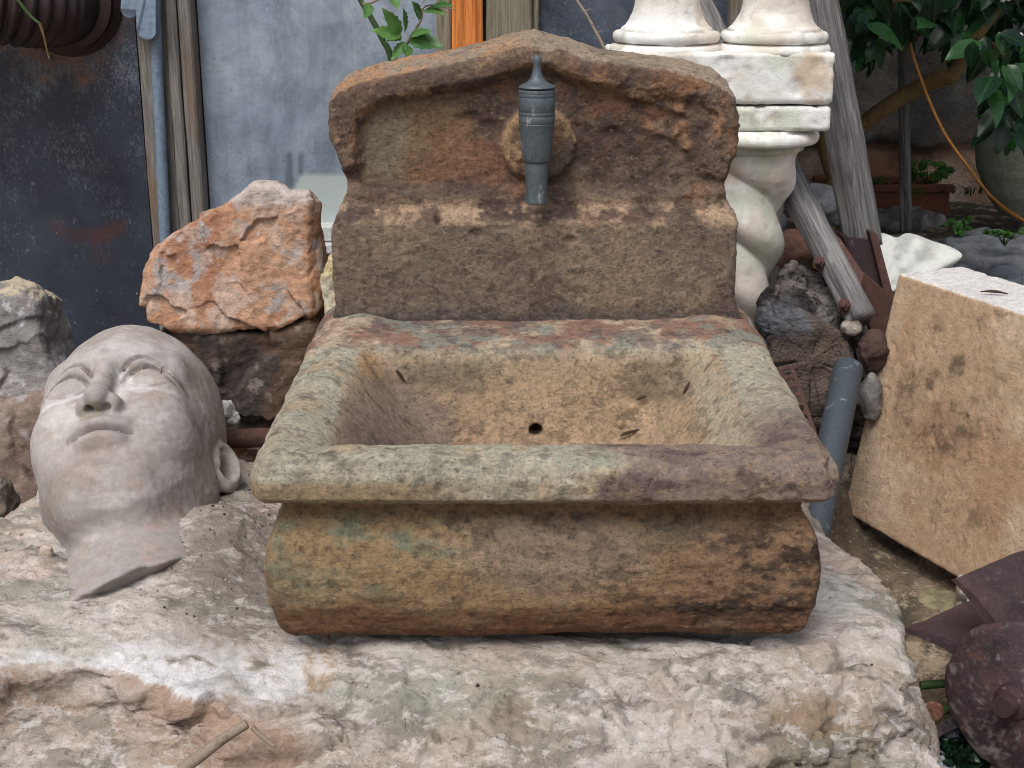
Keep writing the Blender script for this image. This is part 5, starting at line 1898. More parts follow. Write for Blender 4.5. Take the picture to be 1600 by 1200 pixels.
def pebble(name, px, py, Y, r, seed, colr, label, cat='stone', sq=(1, 0.8, 0.75), group=None, mat=None, h=None, zc=None):
    w = at(px, py, Y) if zc is None else Vector(zc)

    def f(P):
        return s_ell(P, w, (r * sq[0], r * sq[1], r * sq[2])) + 0.12 * r * fbm(P, 0.35 / r, 2, seed)

    V, F = sdf_mesh(f, (w.x - r * 1.5, w.y - r * 1.5, w.z - r * 1.5), (w.x + r * 1.5, w.y + r * 1.5, w.z + r * 1.5), h or r / 4, 1)
    N = normals(V, F)
    V = V + N * (facets(V, seed, 14, 1, r * 0.10, 0.3) + 0.05 * r * fbm(V, 1.2 / r, 3, seed))[:, None].astype(F4)
    c = mixc(np.tile(colr, (len(V), 1)), colr * 0.65, sm(fbm(V, 0.9 / r, 4, seed + 1), 0.0, 0.5))
    B = np.array((w.x, w.y, w.z - r * sq[2]), F4)
    o = link(name, make_mesh(name, V - B, F, c), mat or M_ROCK, None, B)
    return tag(o, label, cat, group)


pebble('stone', 1331, 512, 2.50, 0.021, 181, lin(168, 160, 150), 'round pale stone under the foot of the bolted pole')
pebble('stone', 1284, 322, 3.55, 0.07, 182, lin(112, 114, 118), 'rounded grey stone between the two leaning beams')
pebble('stone', 1236, 388, 3.0, 0.05, 183, lin(132, 98, 84), 'reddish stone beside the twisted column behind the driftwood', sq=(1.1, 0.8, 0.7))
pebble('stone', 1212, 346, 3.2, 0.03, 184, lin(106, 112, 120), 'small blue grey stone beside the twisted column')
pebble('stone', 1366, 548, 2.48, 0.035, 185, lin(84, 66, 60), 'rust coloured stone jammed against the upright slab', sq=(0.8, 0.8, 1.1))
pebble('stone', 1360, 620, 2.46, 0.035, 186, lin(130, 128, 126), 'grey stone between pipe and upright slab', sq=(0.6, 0.8, 1.3))

# grey blue pipe
p0, p1 = at(1268, 850, 2.13), at(1326, 572, 2.42)
ax = (p1 - p0)
p0 = p0 - ax * ((p0.z - 0.03) / ax.z)
ax = (p1 - p0)
L = ax.length
pv = MB()
R = 0.0265
prof = [(0.0, 0.0), (R, 0.0), (R, L * 0.5), (R, L - 0.004), (R - 0.002, L), (R - 0.005, L), (R - 0.005, L - 0.12), (0.0, L - 0.12)]
pv.lathe(prof, n=36)
o = pv.build('metal_pipe', M_PIPE, None, tuple(p0), smooth=True)
o.rotation_mode = 'QUATERNION'
o.rotation_quaternion = ax.normalized().to_track_quat('Z', 'Y')
tag(o, 'grey blue metal pipe leaning between the basin and the slab', 'pipe')

# perforated rusty strip by the basin's right edge
ps = thing('perforated_strip', 'rusty perforated iron strip between basin and driftwood', 'iron', tuple(at(1250, 600, 2.3)))
a0, a1 = at(1228, 575, 2.34) - Vector(ps.location), at(1268, 690, 2.26) - Vector(ps.location)
d = (a1 - a0)
L = d.length
d.normalize()
s = Vector((0.9, 0.0, 0.43)).normalized()
s = (s - d * s.dot(d)).normalized()
nn = d.cross(s).normalized()
bm = MB()
w, hl, nh = 0.0135, 0.0075, 8
for j in range(nh):
    t0, t1 = L * j / nh, L * (j + 1) / nh
    cen = (t0 + t1) / 2
    sq_ = []
    ci_ = []
    for k in range(16):
        t = 2 * math.pi * k / 16
        cx1, sx1 = math.cos(t), math.sin(t)
        mm = max(abs(cx1), abs(sx1))
        sq_.append((cx1 / mm * (t1 - t0) / 2, sx1 / mm * w))
        ci_.append((cx1 * hl * 0.8, sx1 * hl))
    Vv = []
    for off in (0.0, 0.004):
        for u, v in sq_ + ci_:
            Vv.append(a0 + d * (cen + u) + s * v + nn * off)
    Ff = []
    for k in range(16):
        k2 = (k + 1) % 16
        Ff.append((k, k2, 16 + k2, 16 + k))
        Ff.append((32 + k2, 32 + k, 48 + k, 48 + k2))
        Ff.append((16 + k, 16 + k2, 48 + k2, 48 + k))
        if abs(sq_[k][1]) >= w * 0.999 and abs(sq_[k2][1]) >= w * 0.999:
            Ff.append((k2, k, 32 + k, 32 + k2))
    bm.add(Vv, Ff)
bm.build('strip', M_RUST2, ps)

# ------------------------------------------------------------------ upright sandy slab at the right
KA, KB = np.array((0.702, 2.50, 0.562), F4), np.array(tuple(at(1315, 800, 2.47)), F4)
KE = np.array((0.13, -0.29, 0.0), F4) * 1.75          # along the face
KW = np.array((0.29, 0.13, 0.0), F4) * 0.46           # through the thickness
Ue = KE / np.linalg.norm(KE)
Uw = KW / np.linalg.norm(KW)
Uz = (KA - KB) / np.linalg.norm(KA - KB)
hz = float(np.linalg.norm(KA - KB))
Minv = np.linalg.inv(np.stack([Ue, Uw, Uz], 1)).astype(F4)


def block(P):
    q = (P - KB) @ Minv.T
    Le, Lw = float(np.linalg.norm(KE)), float(np.linalg.norm(KW))
    h = np.array((Le / 2, Lw / 2, hz / 2), F4)
    return s_box(q - h, (0, 0, 0), h, 0.007)


V, F = sdf_mesh(block, (0.58, 1.92, 0.05), (1.14, 2.66, 0.62), 0.013, 2)
N = normals(V, F)
q = (V - KB) @ Minv.T
V = V + N * (0.0012 * fbm(V, 8, 3, 191) + 0.0010 * fbm(V, 80, 4, 192) - 0.002 * sm(fbm(V, 40, 3, 193), 0.55, 0.75))[:, None].astype(F4)
skylit_top = sm(q[:, 2] / hz, 0.975, 0.99) * sm(N[:, 2], 0.6, 0.8)
n1, n2 = fbm(V, 6, 5, 194), fbm(V, 22, 5, 195, gain=0.68)
c = np.tile(lin(192, 163, 134), (len(V), 1))
c = mixc(c, lin(203, 178, 151), sm(n1, 0.0, 0.4))
c = mixc(c, lin(176, 138, 108), sm(fbm(V, 8, 4, 196), 0.05, 0.4) * 0.6)
soil = blob(q, (0.20, 0.0, 0.27), (0.16, 0.1, 0.17), 0.5 * n1)
c = mixc(c, lin(126, 104, 80), soil * sm(n2 + 0.4 * n1, -0.35, 0.6) * 0.6)
c = mixc(c, lin(92, 80, 64), sm(n2, 0.2, 0.65) * (0.15 + 0.4 * soil))
c = mixc(c, lin(222, 218, 214), skylit_top)  # sky light on the top face, painted as near white
KO = KB + KE * 0.5
o = link('stone_slab', make_mesh('stone_slab', V - KO, F, c), M_BLOCK, None, KO)
tag(o, 'sandy squared stone slab standing on edge with a top whitened as by sky light', 'stone slab')
w = Vector((at(1562, 461, 2.33).x, 2.33, 0.567))
m = MB()
m.tube(smooth_path([w + Vector((-0.03, 0.01, 0)), w + Vector((-0.01, 0.0, 0.003)), w + Vector((0.012, -0.006, 0.0))], 4), [0.001, 0.0014, 0.002, 0.0028, 0.003, 0.0028, 0.002, 0.0016, 0.001], 6)
tag(m.build('dry_leaf', M_DEBRIS, None, None, smooth=True), 'dark dry leaf lying on the top of the upright slab', 'dry leaf')
# ------------------------------------------------------------------ white fan shaped marble piece
sw = at(1440, 405, 3.30)
n_u, n_v = 60, 36
V, F = [], []
ctr = at(1330, 470, 3.2)
fan_pix = [(1352, 470), (1352, 430), (1356, 396), (1368, 375), (1384, 371), (1398, 374), (1410, 377), (1424, 371), (1444, 375), (1472, 385), (1500, 395), (1512, 404), (1508, 413), (1494, 423), (1470, 432), (1430, 440)]
ring = catmull([tuple(at(px, py, 3.30)) for px, py in fan_pix], 4)
apex = np.array(tuple(at(1356, 470, 3.22)))
m_ = len(ring)
V = []
for j in range(n_v):
    t = j / (n_v - 1)
    for k, r in enumerate(ring):
        p = apex + (np.array(r) - apex) * t
        rib = math.sin(math.atan2(r[2] - apex[2], r[0] - apex[0]) * 18)
        p[1] += 0.05 * t * t + 0.006 * rib * t
        V.append(p)
b = len(V)
for p in V[:b]:
    pass
V = np.array(V, F4)
V2 = V + np.array((0, 0.016, -0.006), F4)
VV = np.concatenate([V, V2])
for j in range(n_v - 1):
    for k in range(m_):
        k2 = (k + 1) % m_
        F.append((j * m_ + k, j * m_ + k2, (j + 1) * m_ + k2, (j + 1) * m_ + k))
        F.append((b + j * m_ + k2, b + j * m_ + k, b + (j + 1) * m_ + k, b + (j + 1) * m_ + k2))
for k in range(m_):
    k2 = (k + 1) % m_
    F.append(((n_v - 1) * m_ + k, (n_v - 1) * m_ + k2, b + (n_v - 1) * m_ + k2, b + (n_v - 1) * m_ + k))
B = VV.min(0) * np.array((0, 0, 1)) + VV.mean(0) * np.array((1, 1, 0))
c = mixc(np.tile(lin(212, 214, 208), (len(VV), 1)), lin(184, 184, 178), sm(fbm(VV, 14, 4, 7), 0.1, 0.4))
o = link('marble_fan', make_mesh('marble_fan', VV - B, F, c), M_WHITE, None, B)
o.data.set_sharp_from_angle(angle=math.radians(35))
tag(o, 'white fan shaped marble piece with fine ribs behind the slab', 'marble')
# its support: low rubble stone beneath
rock_poly('rock', pp([(1352, 432), (1420, 430), (1490, 420), (1512, 440), (1520, 520), (1350, 530)], 3.36), 3.36, 0.16, 61, c_grey, 'low grey rock propping up the white marble fan', h=0.016)

# ------------------------------------------------------------------ rusty vaned roller
rc = at(1590, 1092, 1.70)
raxis = Vector((0.70, 0.70, -0.12)).normalized()
rol = thing('iron_roller', 'rusty iron roller with end disc and long vanes in the lower right corner', 'roller', (rc.x, rc.y, 0.06))
RM = Matrix.Translation(rc - Vector(rol.location)) @ raxis.to_track_quat('Z', 'Y').to_matrix().to_4x4()
u3 = (RM.to_3x3() @ Vector((1, 0, 0)))
v3 = (RM.to_3x3() @ Vector((0, 1, 0)))


def put(o):
    o.matrix_local = RM
    return o


RD = 0.108
pr = [(0.0, -0.016), (0.03, -0.015), (RD * 0.55, -0.011), (RD * 0.9, -0.004), (RD - 0.002, -0.001), (RD, 0.001), (RD, 0.007), (RD - 0.003, 0.009), (0.0, 0.009)]
V, F = lathe_np(dens(pr, 0.004), 0, 0, 110, 0.0006, 201)
V[:, :2] *= (1 + 0.025 * fbm(V * np.array([1, 1, 0], F4), 26, 3, 5) * sm(np.hypot(V[:, 0], V[:, 1]), RD * 0.8, RD))[:, None]
V[:, 2] += 0.002 * fbm(V, 9, 2, 6)


def iron_col(V, sd):
    c = np.tile(lin(60, 46, 50), (len(V), 1))
    c = mixc(c, lin(44, 34, 38), sm(fbm(V, 14, 4, sd), 0.0, 0.4))
    c = mixc(c, lin(84, 62, 60), sm(fbm(V, 22, 4, sd + 1), 0.15, 0.6) * 0.5)
    return c


c = iron_col(V, 202)
cd = sm(fbm(V, 90, 4, 205, gain=0.75) + 0.5 * fbm(V, 9, 3, 206), 0.2, 0.7)
c = mixc(c, lin(140, 130, 124), cd * 0.5)
put(link('disc', make_mesh('disc', V, F, c), M_IRON, rol))
put(MB().lathe([(0.0, 0.008), (0.050, 0.009), (0.050, 0.50), (0.0, 0.50)], n=36).build('drum', M_RUST, rol, smooth=True))
put(MB().lathe([(0.0, -0.046), (0.014, -0.046), (0.0155, -0.043), (0.0155, -0.026), (0.024, -0.022), (0.026, -0.014), (0.0, -0.012)], n=24).build('axle', M_RUST, rol, smooth=True))
# vanes: find the angle (in the disc plane) that shows as straight up in the picture
base_ang = math.atan2(Vector((-0.35, 0, 0.94)).dot(v3), Vector((-0.35, 0, 0.94)).dot(u3))
for k, dang in enumerate((-13, 40, -51, 95, 150, 200, 250)):
    t = base_ang + math.radians(dang)
    e = Vector((math.cos(t), math.sin(t), 0))
    g = Vector((-math.sin(t), math.cos(t), 0))
    r0, r1 = 0.048, 0.176
    bend = 0.014 if k % 2 else -0.034
    nu, nv = 30, 12
    Vv, Ff = [], []
    for side in (-1, 1):
        for i in range(nu):
            for j in range(nv):
                a_, b_ = i / (nu - 1), j / (nv - 1)
                rr2 = r0 + (r1 - r0) * b_
                th_ = side * (0.011 * (1 - b_) + 0.0035)
                p = e * rr2 + g * (bend * b_ * b_ + th_)
                Vv.append((p.x, p.y, 0.012 + 0.45 * a_ - 0.02 * b_ * (1 - a_)))
    m0 = nu * nv
    for i in range(nu - 1):
        for j in range(nv - 1):
            q0 = i * nv + j
            Ff.append((q0, q0 + nv, q0 + nv + 1, q0 + 1))
            Ff.append((m0 + q0, m0 + q0 + 1, m0 + q0 + nv + 1, m0 + q0 + nv))
    for i in range(nu - 1):
        for q0 in (i * nv, i * nv + nv - 1):
            Ff.append((q0, m0 + q0, m0 + q0 + nv, q0 + nv))
    for j in range(nv - 1):
        for q0 in (j, (nu - 1) * nv + j):
            Ff.append((q0, q0 + 1, m0 + q0 + 1, m0 + q0))
    V = np.array(Vv, F4)
    V += 0.0016 * np.stack([fbm(V, 26, 4, 211 + k), fbm(V, 26, 4, 221 + k), 2.0 * fbm(V, 26, 4, 231 + k)], 1)
    me = make_mesh('vane', V, Ff, iron_col(V, 240 + k))
    me.set_sharp_from_angle(angle=math.radians(40))
    put(link('vane', me, M_IRON, rol))

# pale flat stone glimpsed between the vanes
rock_poly('flat_stone', pp([(1520, 940), (1545, 936), (1640, 905), (1660, 980), (1560, 1000), (1520, 985)], 2.06), 2.06, 0.12, 67, lambda V, N: mixc(np.tile(lin(214, 210, 202), (len(V), 1)), lin(180, 168, 150), sm(fbm(V, 20, 4, 8), 0.1, 0.4)), 'pale white stone seen between the vanes of the roller', 'stone', h=0.012, lean=0.4)
rock_poly('iron_offcut', pp([(1318, 850), (1340, 868), (1362, 876), (1362, 905), (1350, 912), (1330, 890)], 1.93), 1.93, 0.02, 69, lambda V, N: mixc(np.tile(lin(96, 52, 56), (len(V), 1)), lin(130, 104, 98), sm(fbm(V, 40, 4, 8), 0.1, 0.4)), 'small maroon iron offcut behind the right nose of the boulder', 'iron', h=0.006, fac=(10, 0.002, 0.2))

# ------------------------------------------------------------------ small things on the ground at the lower right
sn = at(1457, 1128, 1.78)
snail = thing('snail_shell', 'brown banded snail shell on the earth beside the roller', 'snail shell', tuple(sn))
V, F = [], []
n, nt = 16, 90
for i in range(nt):
    s = i / (nt - 1)
    ang = s * 2.6 * 2 * math.pi
    r = 0.014 * (0.10 + 0.9 * s)
    tr = 0.0105 * (0.12 + 0.88 * s)
    h = 0.010 * (1 - s)
    for k in range(n):
        t = 2 * math.pi * k / n
        rr0 = r * 0.62 + tr * math.cos(t)
        V.append((rr0 * math.cos(ang), -h - tr * math.sin(t) * 0.9, rr0 * math.sin(ang)))
for i in range(nt - 1):
    for k in range(n):
        k2 = (k + 1) % n
        F.append((i * n + k, (i + 1) * n + k, (i + 1) * n + k2, i * n + k2))
V = np.array(V, F4)
V[:, 2] += 0.016
c = mixc(np.tile(lin(136, 100, 78), (len(V), 1)), lin(92, 62, 50), sm(np.sin(np.arange(len(V)) % n / n * 2 * np.pi * 2) + fbm(V, 200, 3, 3), -0.2, 0.5))
link('shell', make_mesh('shell', V, F, c), M_HEAD, snail)
pebble('pebble', 1488, 1148, 1.78, 0.016, 203, lin(120, 128, 140), 'smooth blue grey pebble next to the snail shell', 'pebble')
pebble('pebble', 1440, 1206, 1.74, 0.045, 204, lin(170, 178, 180), 'pale grey stone at the bottom edge under the snail shell', 'stone', sq=(1.2, 0.8, 0.5))
pebble('pebble', 1411, 917, 2.28, 0.014, 205, lin(124, 126, 132), 'grey pebble on the pale earth below the slab', 'pebble')
pebble('pebble', 1394, 948, 2.22, 0.03, 206, lin(112, 110, 96), 'dark olive stone set in the earth near the boulder nose', 'stone', sq=(1.2, 1, 0.5))
pebble('pebble', 1470, 940, 2.2, 0.04, 207, lin(150, 142, 112), 'flat tan stone in the earth left of the roller', 'stone', sq=(1.1, 1, 0.35))
pebble('pebble', 1440, 905, 2.32, 0.035, 208, lin(124, 118, 96), 'brown flat stone half buried below the slab corner', 'stone', sq=(1.2, 1, 0.35))


def leaf_mesh(name, L, W, fold=0.25, curl=0.3, nu=6, shape=0.45, tooth=0.0):
    V, F = [], []
    for i in range(nu + 1):
        t = i / nu
        w = W * 0.5 * (math.sin(math.pi * min(1, t ** (shape * 1.25))) ** 0.85 if 0 < t < 1 else 0.02)
        if tooth and i % 2 and 0 < t < 1:
            w *= 1 + tooth
        z = -curl * L * t * t
        for k, s in enumerate((-1, -0.5, 0, 0.5, 1)):
            V.append((s * w, L * t, z + fold * abs(s) * w + 0.04 * W * math.sin(t * 9 + s)))
    for i in range(nu):
        for k in range(4):
            F.append((i * 5 + k, i * 5 + k + 1, (i + 1) * 5 + k + 1, (i + 1) * 5 + k))
    return make_mesh(name, np.array(V, F4), F)


def orient(dirv, up, roll=0.0):
    """matrix with local +Y along dirv and +Z near up"""
    y = Vector(dirv).normalized()
    x = y.cross(Vector(up))
    if x.length < 1e-3:
        x = y.cross(Vector((1, 0, 0)))
    x.normalize()
    z = x.cross(y)
    return Matrix((x, y, z)).transposed().to_4x4() @ Matrix.Rotation(roll, 4, 'Y')


def hang(o, base, dirv, up, scale=1.0, roll=0.0):
    o.matrix_local = Matrix.Translation(base) @ orient(dirv, up, roll) @ Matrix.Scale(scale, 4)
    return o


# moss clump and juicy stems
mw = at(1515, 1168, 1.76)
moss = thing('moss_clump', 'dark green moss clump on the earth at the foot of the roller', 'moss', tuple(mw))
ml = leaf_mesh('moss_leaf', 0.016, 0.012, 0.2, 0.4, 3)
ml.materials.append(M_HERB)
V_, F_ = [], []
r = np.random.RandomState(9)
mbm = MB()
lv = np.array([v.co[:] for v in ml.vertices])
lf = [tuple(p.vertices) for p in ml.polygons]
for k in range(420):
    u = r.randn(3)
    u /= np.linalg.norm(u)
    u[2] = abs(u[2])
    rad = np.array((0.052, 0.04, 0.024)) * (0.55 + 0.5 * r.rand())
    p = u * rad + np.array((0.0, 0, -0.012))
    M = np.array((orient(u + r.randn(3) * 0.5, (0, 0, 1), r.rand() * 6) @ Matrix.Scale(0.6 + 0.6 * r.rand(), 4)).to_3x3())
    mbm.add(lv @ M.T + p, lf)
o = mbm.build('foliage', M_CITRUS, moss)
o['kind'] = 'stuff'
for i, (pts, rad, lab) in enumerate(((((1438, 1071), (1462, 1069), (1480, 1068)), 0.0065, 'short green stem lying by the boulder nose, upper one'), (((1428, 1122), (1450, 1118), (1466, 1112), (1484, 1108)), 0.0065, 'thick green stem curving from the boulder nose to the roller'))):
    P = [at(px, py, 1.86 - 0.03 * i) for px, py in pts]
    m = MB().tube(smooth_path(P, 5), rad, 10)
    o = m.build('grass_stalk', M_STEM, None, None, smooth=True)
    tag(o, lab, 'stem')
P = [at(px, py, 1.80) for px, py in ((1414, 1140), (1422, 1150), (1430, 1157), (1450, 1163))]
m = MB().tube(smooth_path(P, 5), 0.0016, 6)
m.tube(smooth_path([at(1413, 1149, 1.80), at(1421, 1149, 1.80), at(1428, 1156, 1.80)], 4), 0.0014, 6)
tag(m.build('dry_stalk', M_DEBRIS, None, None, smooth=True), 'thin dark dry stalk curled on the earth near the snail shell', 'stalk')

# twigs stuck in the earth under the left lip
for pts, r0, r1, lab in ((((282, 1204), (320, 1176), (352, 1152), (386, 1131)), 0.0075, 0.0055, 'grey straight twig slanting under the white lip of the boulder'), (((394, 1136), (408, 1150), (428, 1166)), 0.0035, 0.0022, 'short thin broken twig near the tip of the slanting grey twig')):
    P = smooth_path([at(px, py, 1.385 + 0.0004 * (1204 - py)) for px, py in pts], 5)
    m = MB().tube(P, list(np.linspace(r0, r1, len(P))), 9)
    o = m.build('twig', M_TWIG, None, None, smooth=True)
    tag(o, lab, 'twig')

# dry leaf bits in the bowl
r = np.random.RandomState(3)
for px, py, L, a, Y, lab in ((626, 588, 0.026, -1.0, 1.93, 'thin dark dry leaf strip on the left wall of the bowl'), (1073, 606, 0.022, 1.1, 1.90, 'small dark dry leaf strip on the right wall of the bowl'), (1003, 622, 0.018, 0.3, 2.0, 'tiny hooked dry stalk on the back wall of the bowl'), (985, 676, 0.034, 0.25, 1.99, 'curled dry leaf low in the bowl right of the drain hole')):
    p = at(px, py, Y) 
    rel = at(px, py, 1.0) - eye
    # walk along the sight line until the bowl's surface is met
    dv = (at(px, py, 2.0) - eye).normalized()
    tt_ = np.arange(1.6, 2.4, 0.0015)
    PP = np.array(eye, F4) + tt_[:, None].astype(F4) * np.array(dv, F4)
    dd_ = basin(PP)
    hit = np.argmax(dd_ < 0.001)
    p = Vector(PP[hit].tolist()) - dv * 0.003
    d1 = Vector((math.cos(a), 0.25, math.sin(a))).normalized()
    P = smooth_path([p - d1 * L * 0.5, p - d1 * L * 0.1 + Vector((0, -0.001, 0.002)), p + d1 * L * 0.5 - dv * 0.002], 4)
    m = MB().tube(P, [0.0006, 0.0013, 0.0022, 0.0026, 0.0026, 0.0022, 0.0016, 0.0012, 0.0006][:len(P)], 6)
    tag(m.build('dry_leaf', M_DEBRIS, None, None, smooth=True), lab, 'dry leaf')

# loose grit lying on the boulder and gravel on the earth
def crumbs(name, pts, sizes, cols, label, cat):
    oct_v = np.array([(1, 0, 0), (-1, 0, 0), (0, 1, 0), (0, -1, 0), (0, 0, 1), (0, 0, -1)], F4)
    oct_f = [(0, 2, 4), (2, 1, 4), (1, 3, 4), (3, 0, 4), (2, 0, 5), (1, 2, 5), (3, 1, 5), (0, 3, 5)]
    V, F, C = [], [], []
    for p, s, cc in zip(pts, sizes, cols):
        M = np.array(Matrix.Rotation(r.rand() * 6, 3, Vector(r.randn(3).tolist()).normalized()), F4)
        vv = (oct_v * (0.6 + 0.7 * r.rand(6, 1)) * s) @ M.T + p
        F += [tuple(int(i) + len(V) for i in f) for f in oct_f]
        V += vv.tolist()
        C += [cc] * 6
    V = np.array(V, F4)
    o = link(name, make_mesh(name, V, F, np.array(C, F4), smooth=False), M_BOULD)
    return tag(o, label, None, None, 'stuff')


r = np.random.RandomState(21)
up_ = (BN[:, 2] > 0.75) & (BV[:, 2] > 0.2) & (BV[:, 1] < 2.15)
near = up_ & (BV[:, 0] > -0.50) & (BV[:, 0] < -0.27) & (BV[:, 1] > 1.6)
i1 = r.choice(np.where(near)[0], 230)
i2 = r.choice(np.where(up_ & ((BV[:, 0] < -0.30) | (BV[:, 1] < 1.56)))[0], 260)
pts = np.concatenate([BV[i1], BV[i2]]) + np.array((0, 0, 0.001), F4)
sz = np.concatenate([0.0009 + 0.0016 * r.rand(230) ** 2, 0.0010 + 0.0030 * r.rand(260) ** 3])
pal = [lin(58, 50, 44), lin(84, 74, 64), lin(196, 184, 170), lin(150, 138, 124)]
cs = [pal[k] for k in np.concatenate([r.choice(4, 230, p=[0.5, 0.25, 0.1, 0.15]), r.choice(4, 260, p=[0.02, 0.18, 0.5, 0.3])])]
crumbs('grit', pts, sz, cs, 'loose grit and crumbs strewn on the boulder', None)
gp_ = np.stack([r.uniform(0.45, 1.2, 420), r.uniform(1.65, 2.6, 420), np.zeros(420)], 1).astype(F4)
gp_[:, 2] = ground_z(gp_) + 0.001
pal = [lin(120, 116, 106), lin(176, 160, 140), lin(96, 92, 88), lin(150, 130, 108)]
crumbs('gravel', gp_, 0.0015 + 0.006 * r.rand(420) ** 3, [pal[k] for k in r.randint(0, 4, 420)], 'fine gravel on the earth between boulder and slab', None)

# dry straw hanging over the flue
P = [at(20, -12, 2.86), at(45, 22, 2.86), at(62, 37, 2.86), at(68, 55, 2.87), at(75, 85, 2.89), at(77, 91, 2.89)]
Q = smooth_path([at(-30, -90, 2.88)] + P[:3], 6)
st = thing('dry_straw', 'broken yellow green straw blade hanging over the sooty flue', 'straw', tuple(P[0]))
O = Vector(st.location)
MB().tube([q - O for q in Q], list(np.linspace(0.004, 0.0028, len(Q))), 6).build('blade', M_STEM, st, smooth=True)
Q = smooth_path(P[2:], 5)
MB().tube([q - O for q in Q], list(np.linspace(0.0028, 0.0010, len(Q))), 6).build('blade', M_STRAW, st, smooth=True)

# ------------------------------------------------------------------ young shoot rising behind the back slab
shY = 2.42
sh0 = at(612, 104, shY)
shoot = thing('green_shoot', 'young green shoot with toothed leaves rising behind the back slab', 'plant', (sh0.x, shY, 0.55))
SO = Vector(shoot.location)
stem = smooth_path([(sh0.x + 0.01, shY, 0.60), (sh0.x + 0.004, shY, 0.8)] + [tuple(at(px, py, shY)) for px, py in ((612, 100), (598, 62), (580, 28), (563, 0), (545, -40), (530, -90))], 5)
MB().tube([Vector(q) - SO for q in stem], list(np.linspace(0.0062, 0.0036, len(stem))), 9).build('stem', M_STEM, shoot, smooth=True)
tw1 = smooth_path([at(612, 96, shY), at(630, 76, shY - 0.01), at(646, 52, shY - 0.02), at(658, 30, shY - 0.025), at(662, 12, shY - 0.03), at(680, 8, shY - 0.03), at(712, 16, shY - 0.03)], 5)
MB().tube([Vector(q) - SO for q in tw1], list(np.linspace(0.0034, 0.0008, len(tw1))), 7).build('twig', M_TWIG, shoot, smooth=True)
tw2 = smooth_path([at(563, 6, shY), at(580, 4, shY - 0.01), at(604, -8, shY - 0.02)], 4)
MB().tube([Vector(q) - SO for q in tw2], 0.0022, 7).build('twig', M_TWIG, shoot, smooth=True)
lm = [leaf_mesh('leaf', 0.062, 0.029, 0.22, 0.25, 10, 0.62, 0.28), leaf_mesh('leaf', 0.062, 0.022, 0.3, 0.12, 10, 0.62, 0.3)]
for me in lm:
    me.materials.append(M_ROSE)
for b, t, s, rl, mi in (((628, 60), (588, 42), 0.9, 0.4, 0), ((626, 52), (600, 14), 0.85, -0.3, 1), ((634, 66), (612, 92), 0.62, 0.2, 1), ((640, 62), (688, 66), 0.85, -0.4, 0), ((640, 56), (672, 46), 0.65, 0.3, 1), ((634, 70), (640, 88), 0.72, 0.6, 0), ((632, 50), (634, 14), 0.7, 0.8, 1),
                        ((626, 62), (602, 62), 0.7, -0.7, 1), ((656, 30), (652, 4), 0.6, 0.1, 0), ((662, 16), (690, 14), 0.6, 0.5, 0), ((676, 10), (706, 6), 0.5, 0.3, 1), ((612, -8), (622, 8), 0.5, 0.2, 0), ((662, 4), (672, -18), 0.6, 0.2, 0), ((578, 6), (572, 24), 0.4, 0.5, 0)):
    B, T = at(*b, shY - 0.03), at(*t, shY - 0.06)
    o = link('leaf', lm[mi], None, shoot)
    hang(o, B - SO, T - B, Vector((rl * 0.8, -0.75, 0.65)), (T - B).length / 0.062, 0.0)
# bare thorny twig in front of the dark pane
P = smooth_path([at(962, 130, 2.45), at(945, 78, 2.46), at(930, 48, 2.47), at(916, 22, 2.48), at(896, -10, 2.50), at(880, -60, 2.5)], 5)
tg = MB().tube(P, list(np.linspace(0.0032, 0.0018, len(P))), 7)
for px, py in ((932, 52), (914, 18)):
    b = at(px, py, 2.47)
    tg.tube([b, b + Vector((0.012, -0.004, 0.006))], [0.0015, 0.0003], 5)
tag(tg.build('bare_twig', M_TWIG, None, None, smooth=True), 'bare brown twig rising in front of the dark pane behind the slab crest', 'twig')

# ------------------------------------------------------------------ back garden: planter, prop, jar, hose, flat stones
def flat_stone(pts, z, th, seed, colr, label):
    """a paving stone given by photo points of its top"""
    P2 = []
    for px, py in pts:
        a = at(px, py, 1.0) - eye
        t = (z - CAMH) / a.z
        P2.append((a.x * t, a.y * t))
    P2 = catmull(P2, 3)
    xs, ys = [p[0] for p in P2], [p[1] for p in P2]

    def f(P):
        d = s_poly(P[:, 0], P[:, 1], P2)
        d = smax(d, P[:, 2] - z, 0.02)
        return smax(d, z - th - P[:, 2], 0.02)

    V, F = sdf_mesh(f, (min(xs) - 0.05, min(ys) - 0.05, z - th - 0.05), (max(xs) + 0.05, max(ys) + 0.05, z + 0.05), 0.03, 1)
    N = normals(V, F)
    V = V + N * (0.010 * fbm(V, 6, 4, seed) + facets(V, seed, 24, 1, 0.010, 0.2))[:, None].astype(F4)
    c = mixc(np.tile(colr, (len(V), 1)), colr * 0.62, sm(fbm(V, 7, 5, seed + 1), 0.0, 0.45))
    c = mixc(c, colr * 1.3, sm(fbm(V, 20, 4, seed + 2), 0.2, 0.5) * 0.6)
    B = np.array(((min(xs) + max(xs)) / 2, (min(ys) + max(ys)) / 2, z - th), F4)
    o = link('flat_stone', make_mesh('flat_stone', V - B, F, c), M_ROCK, None, B)
    return tag(o, label, 'stone')


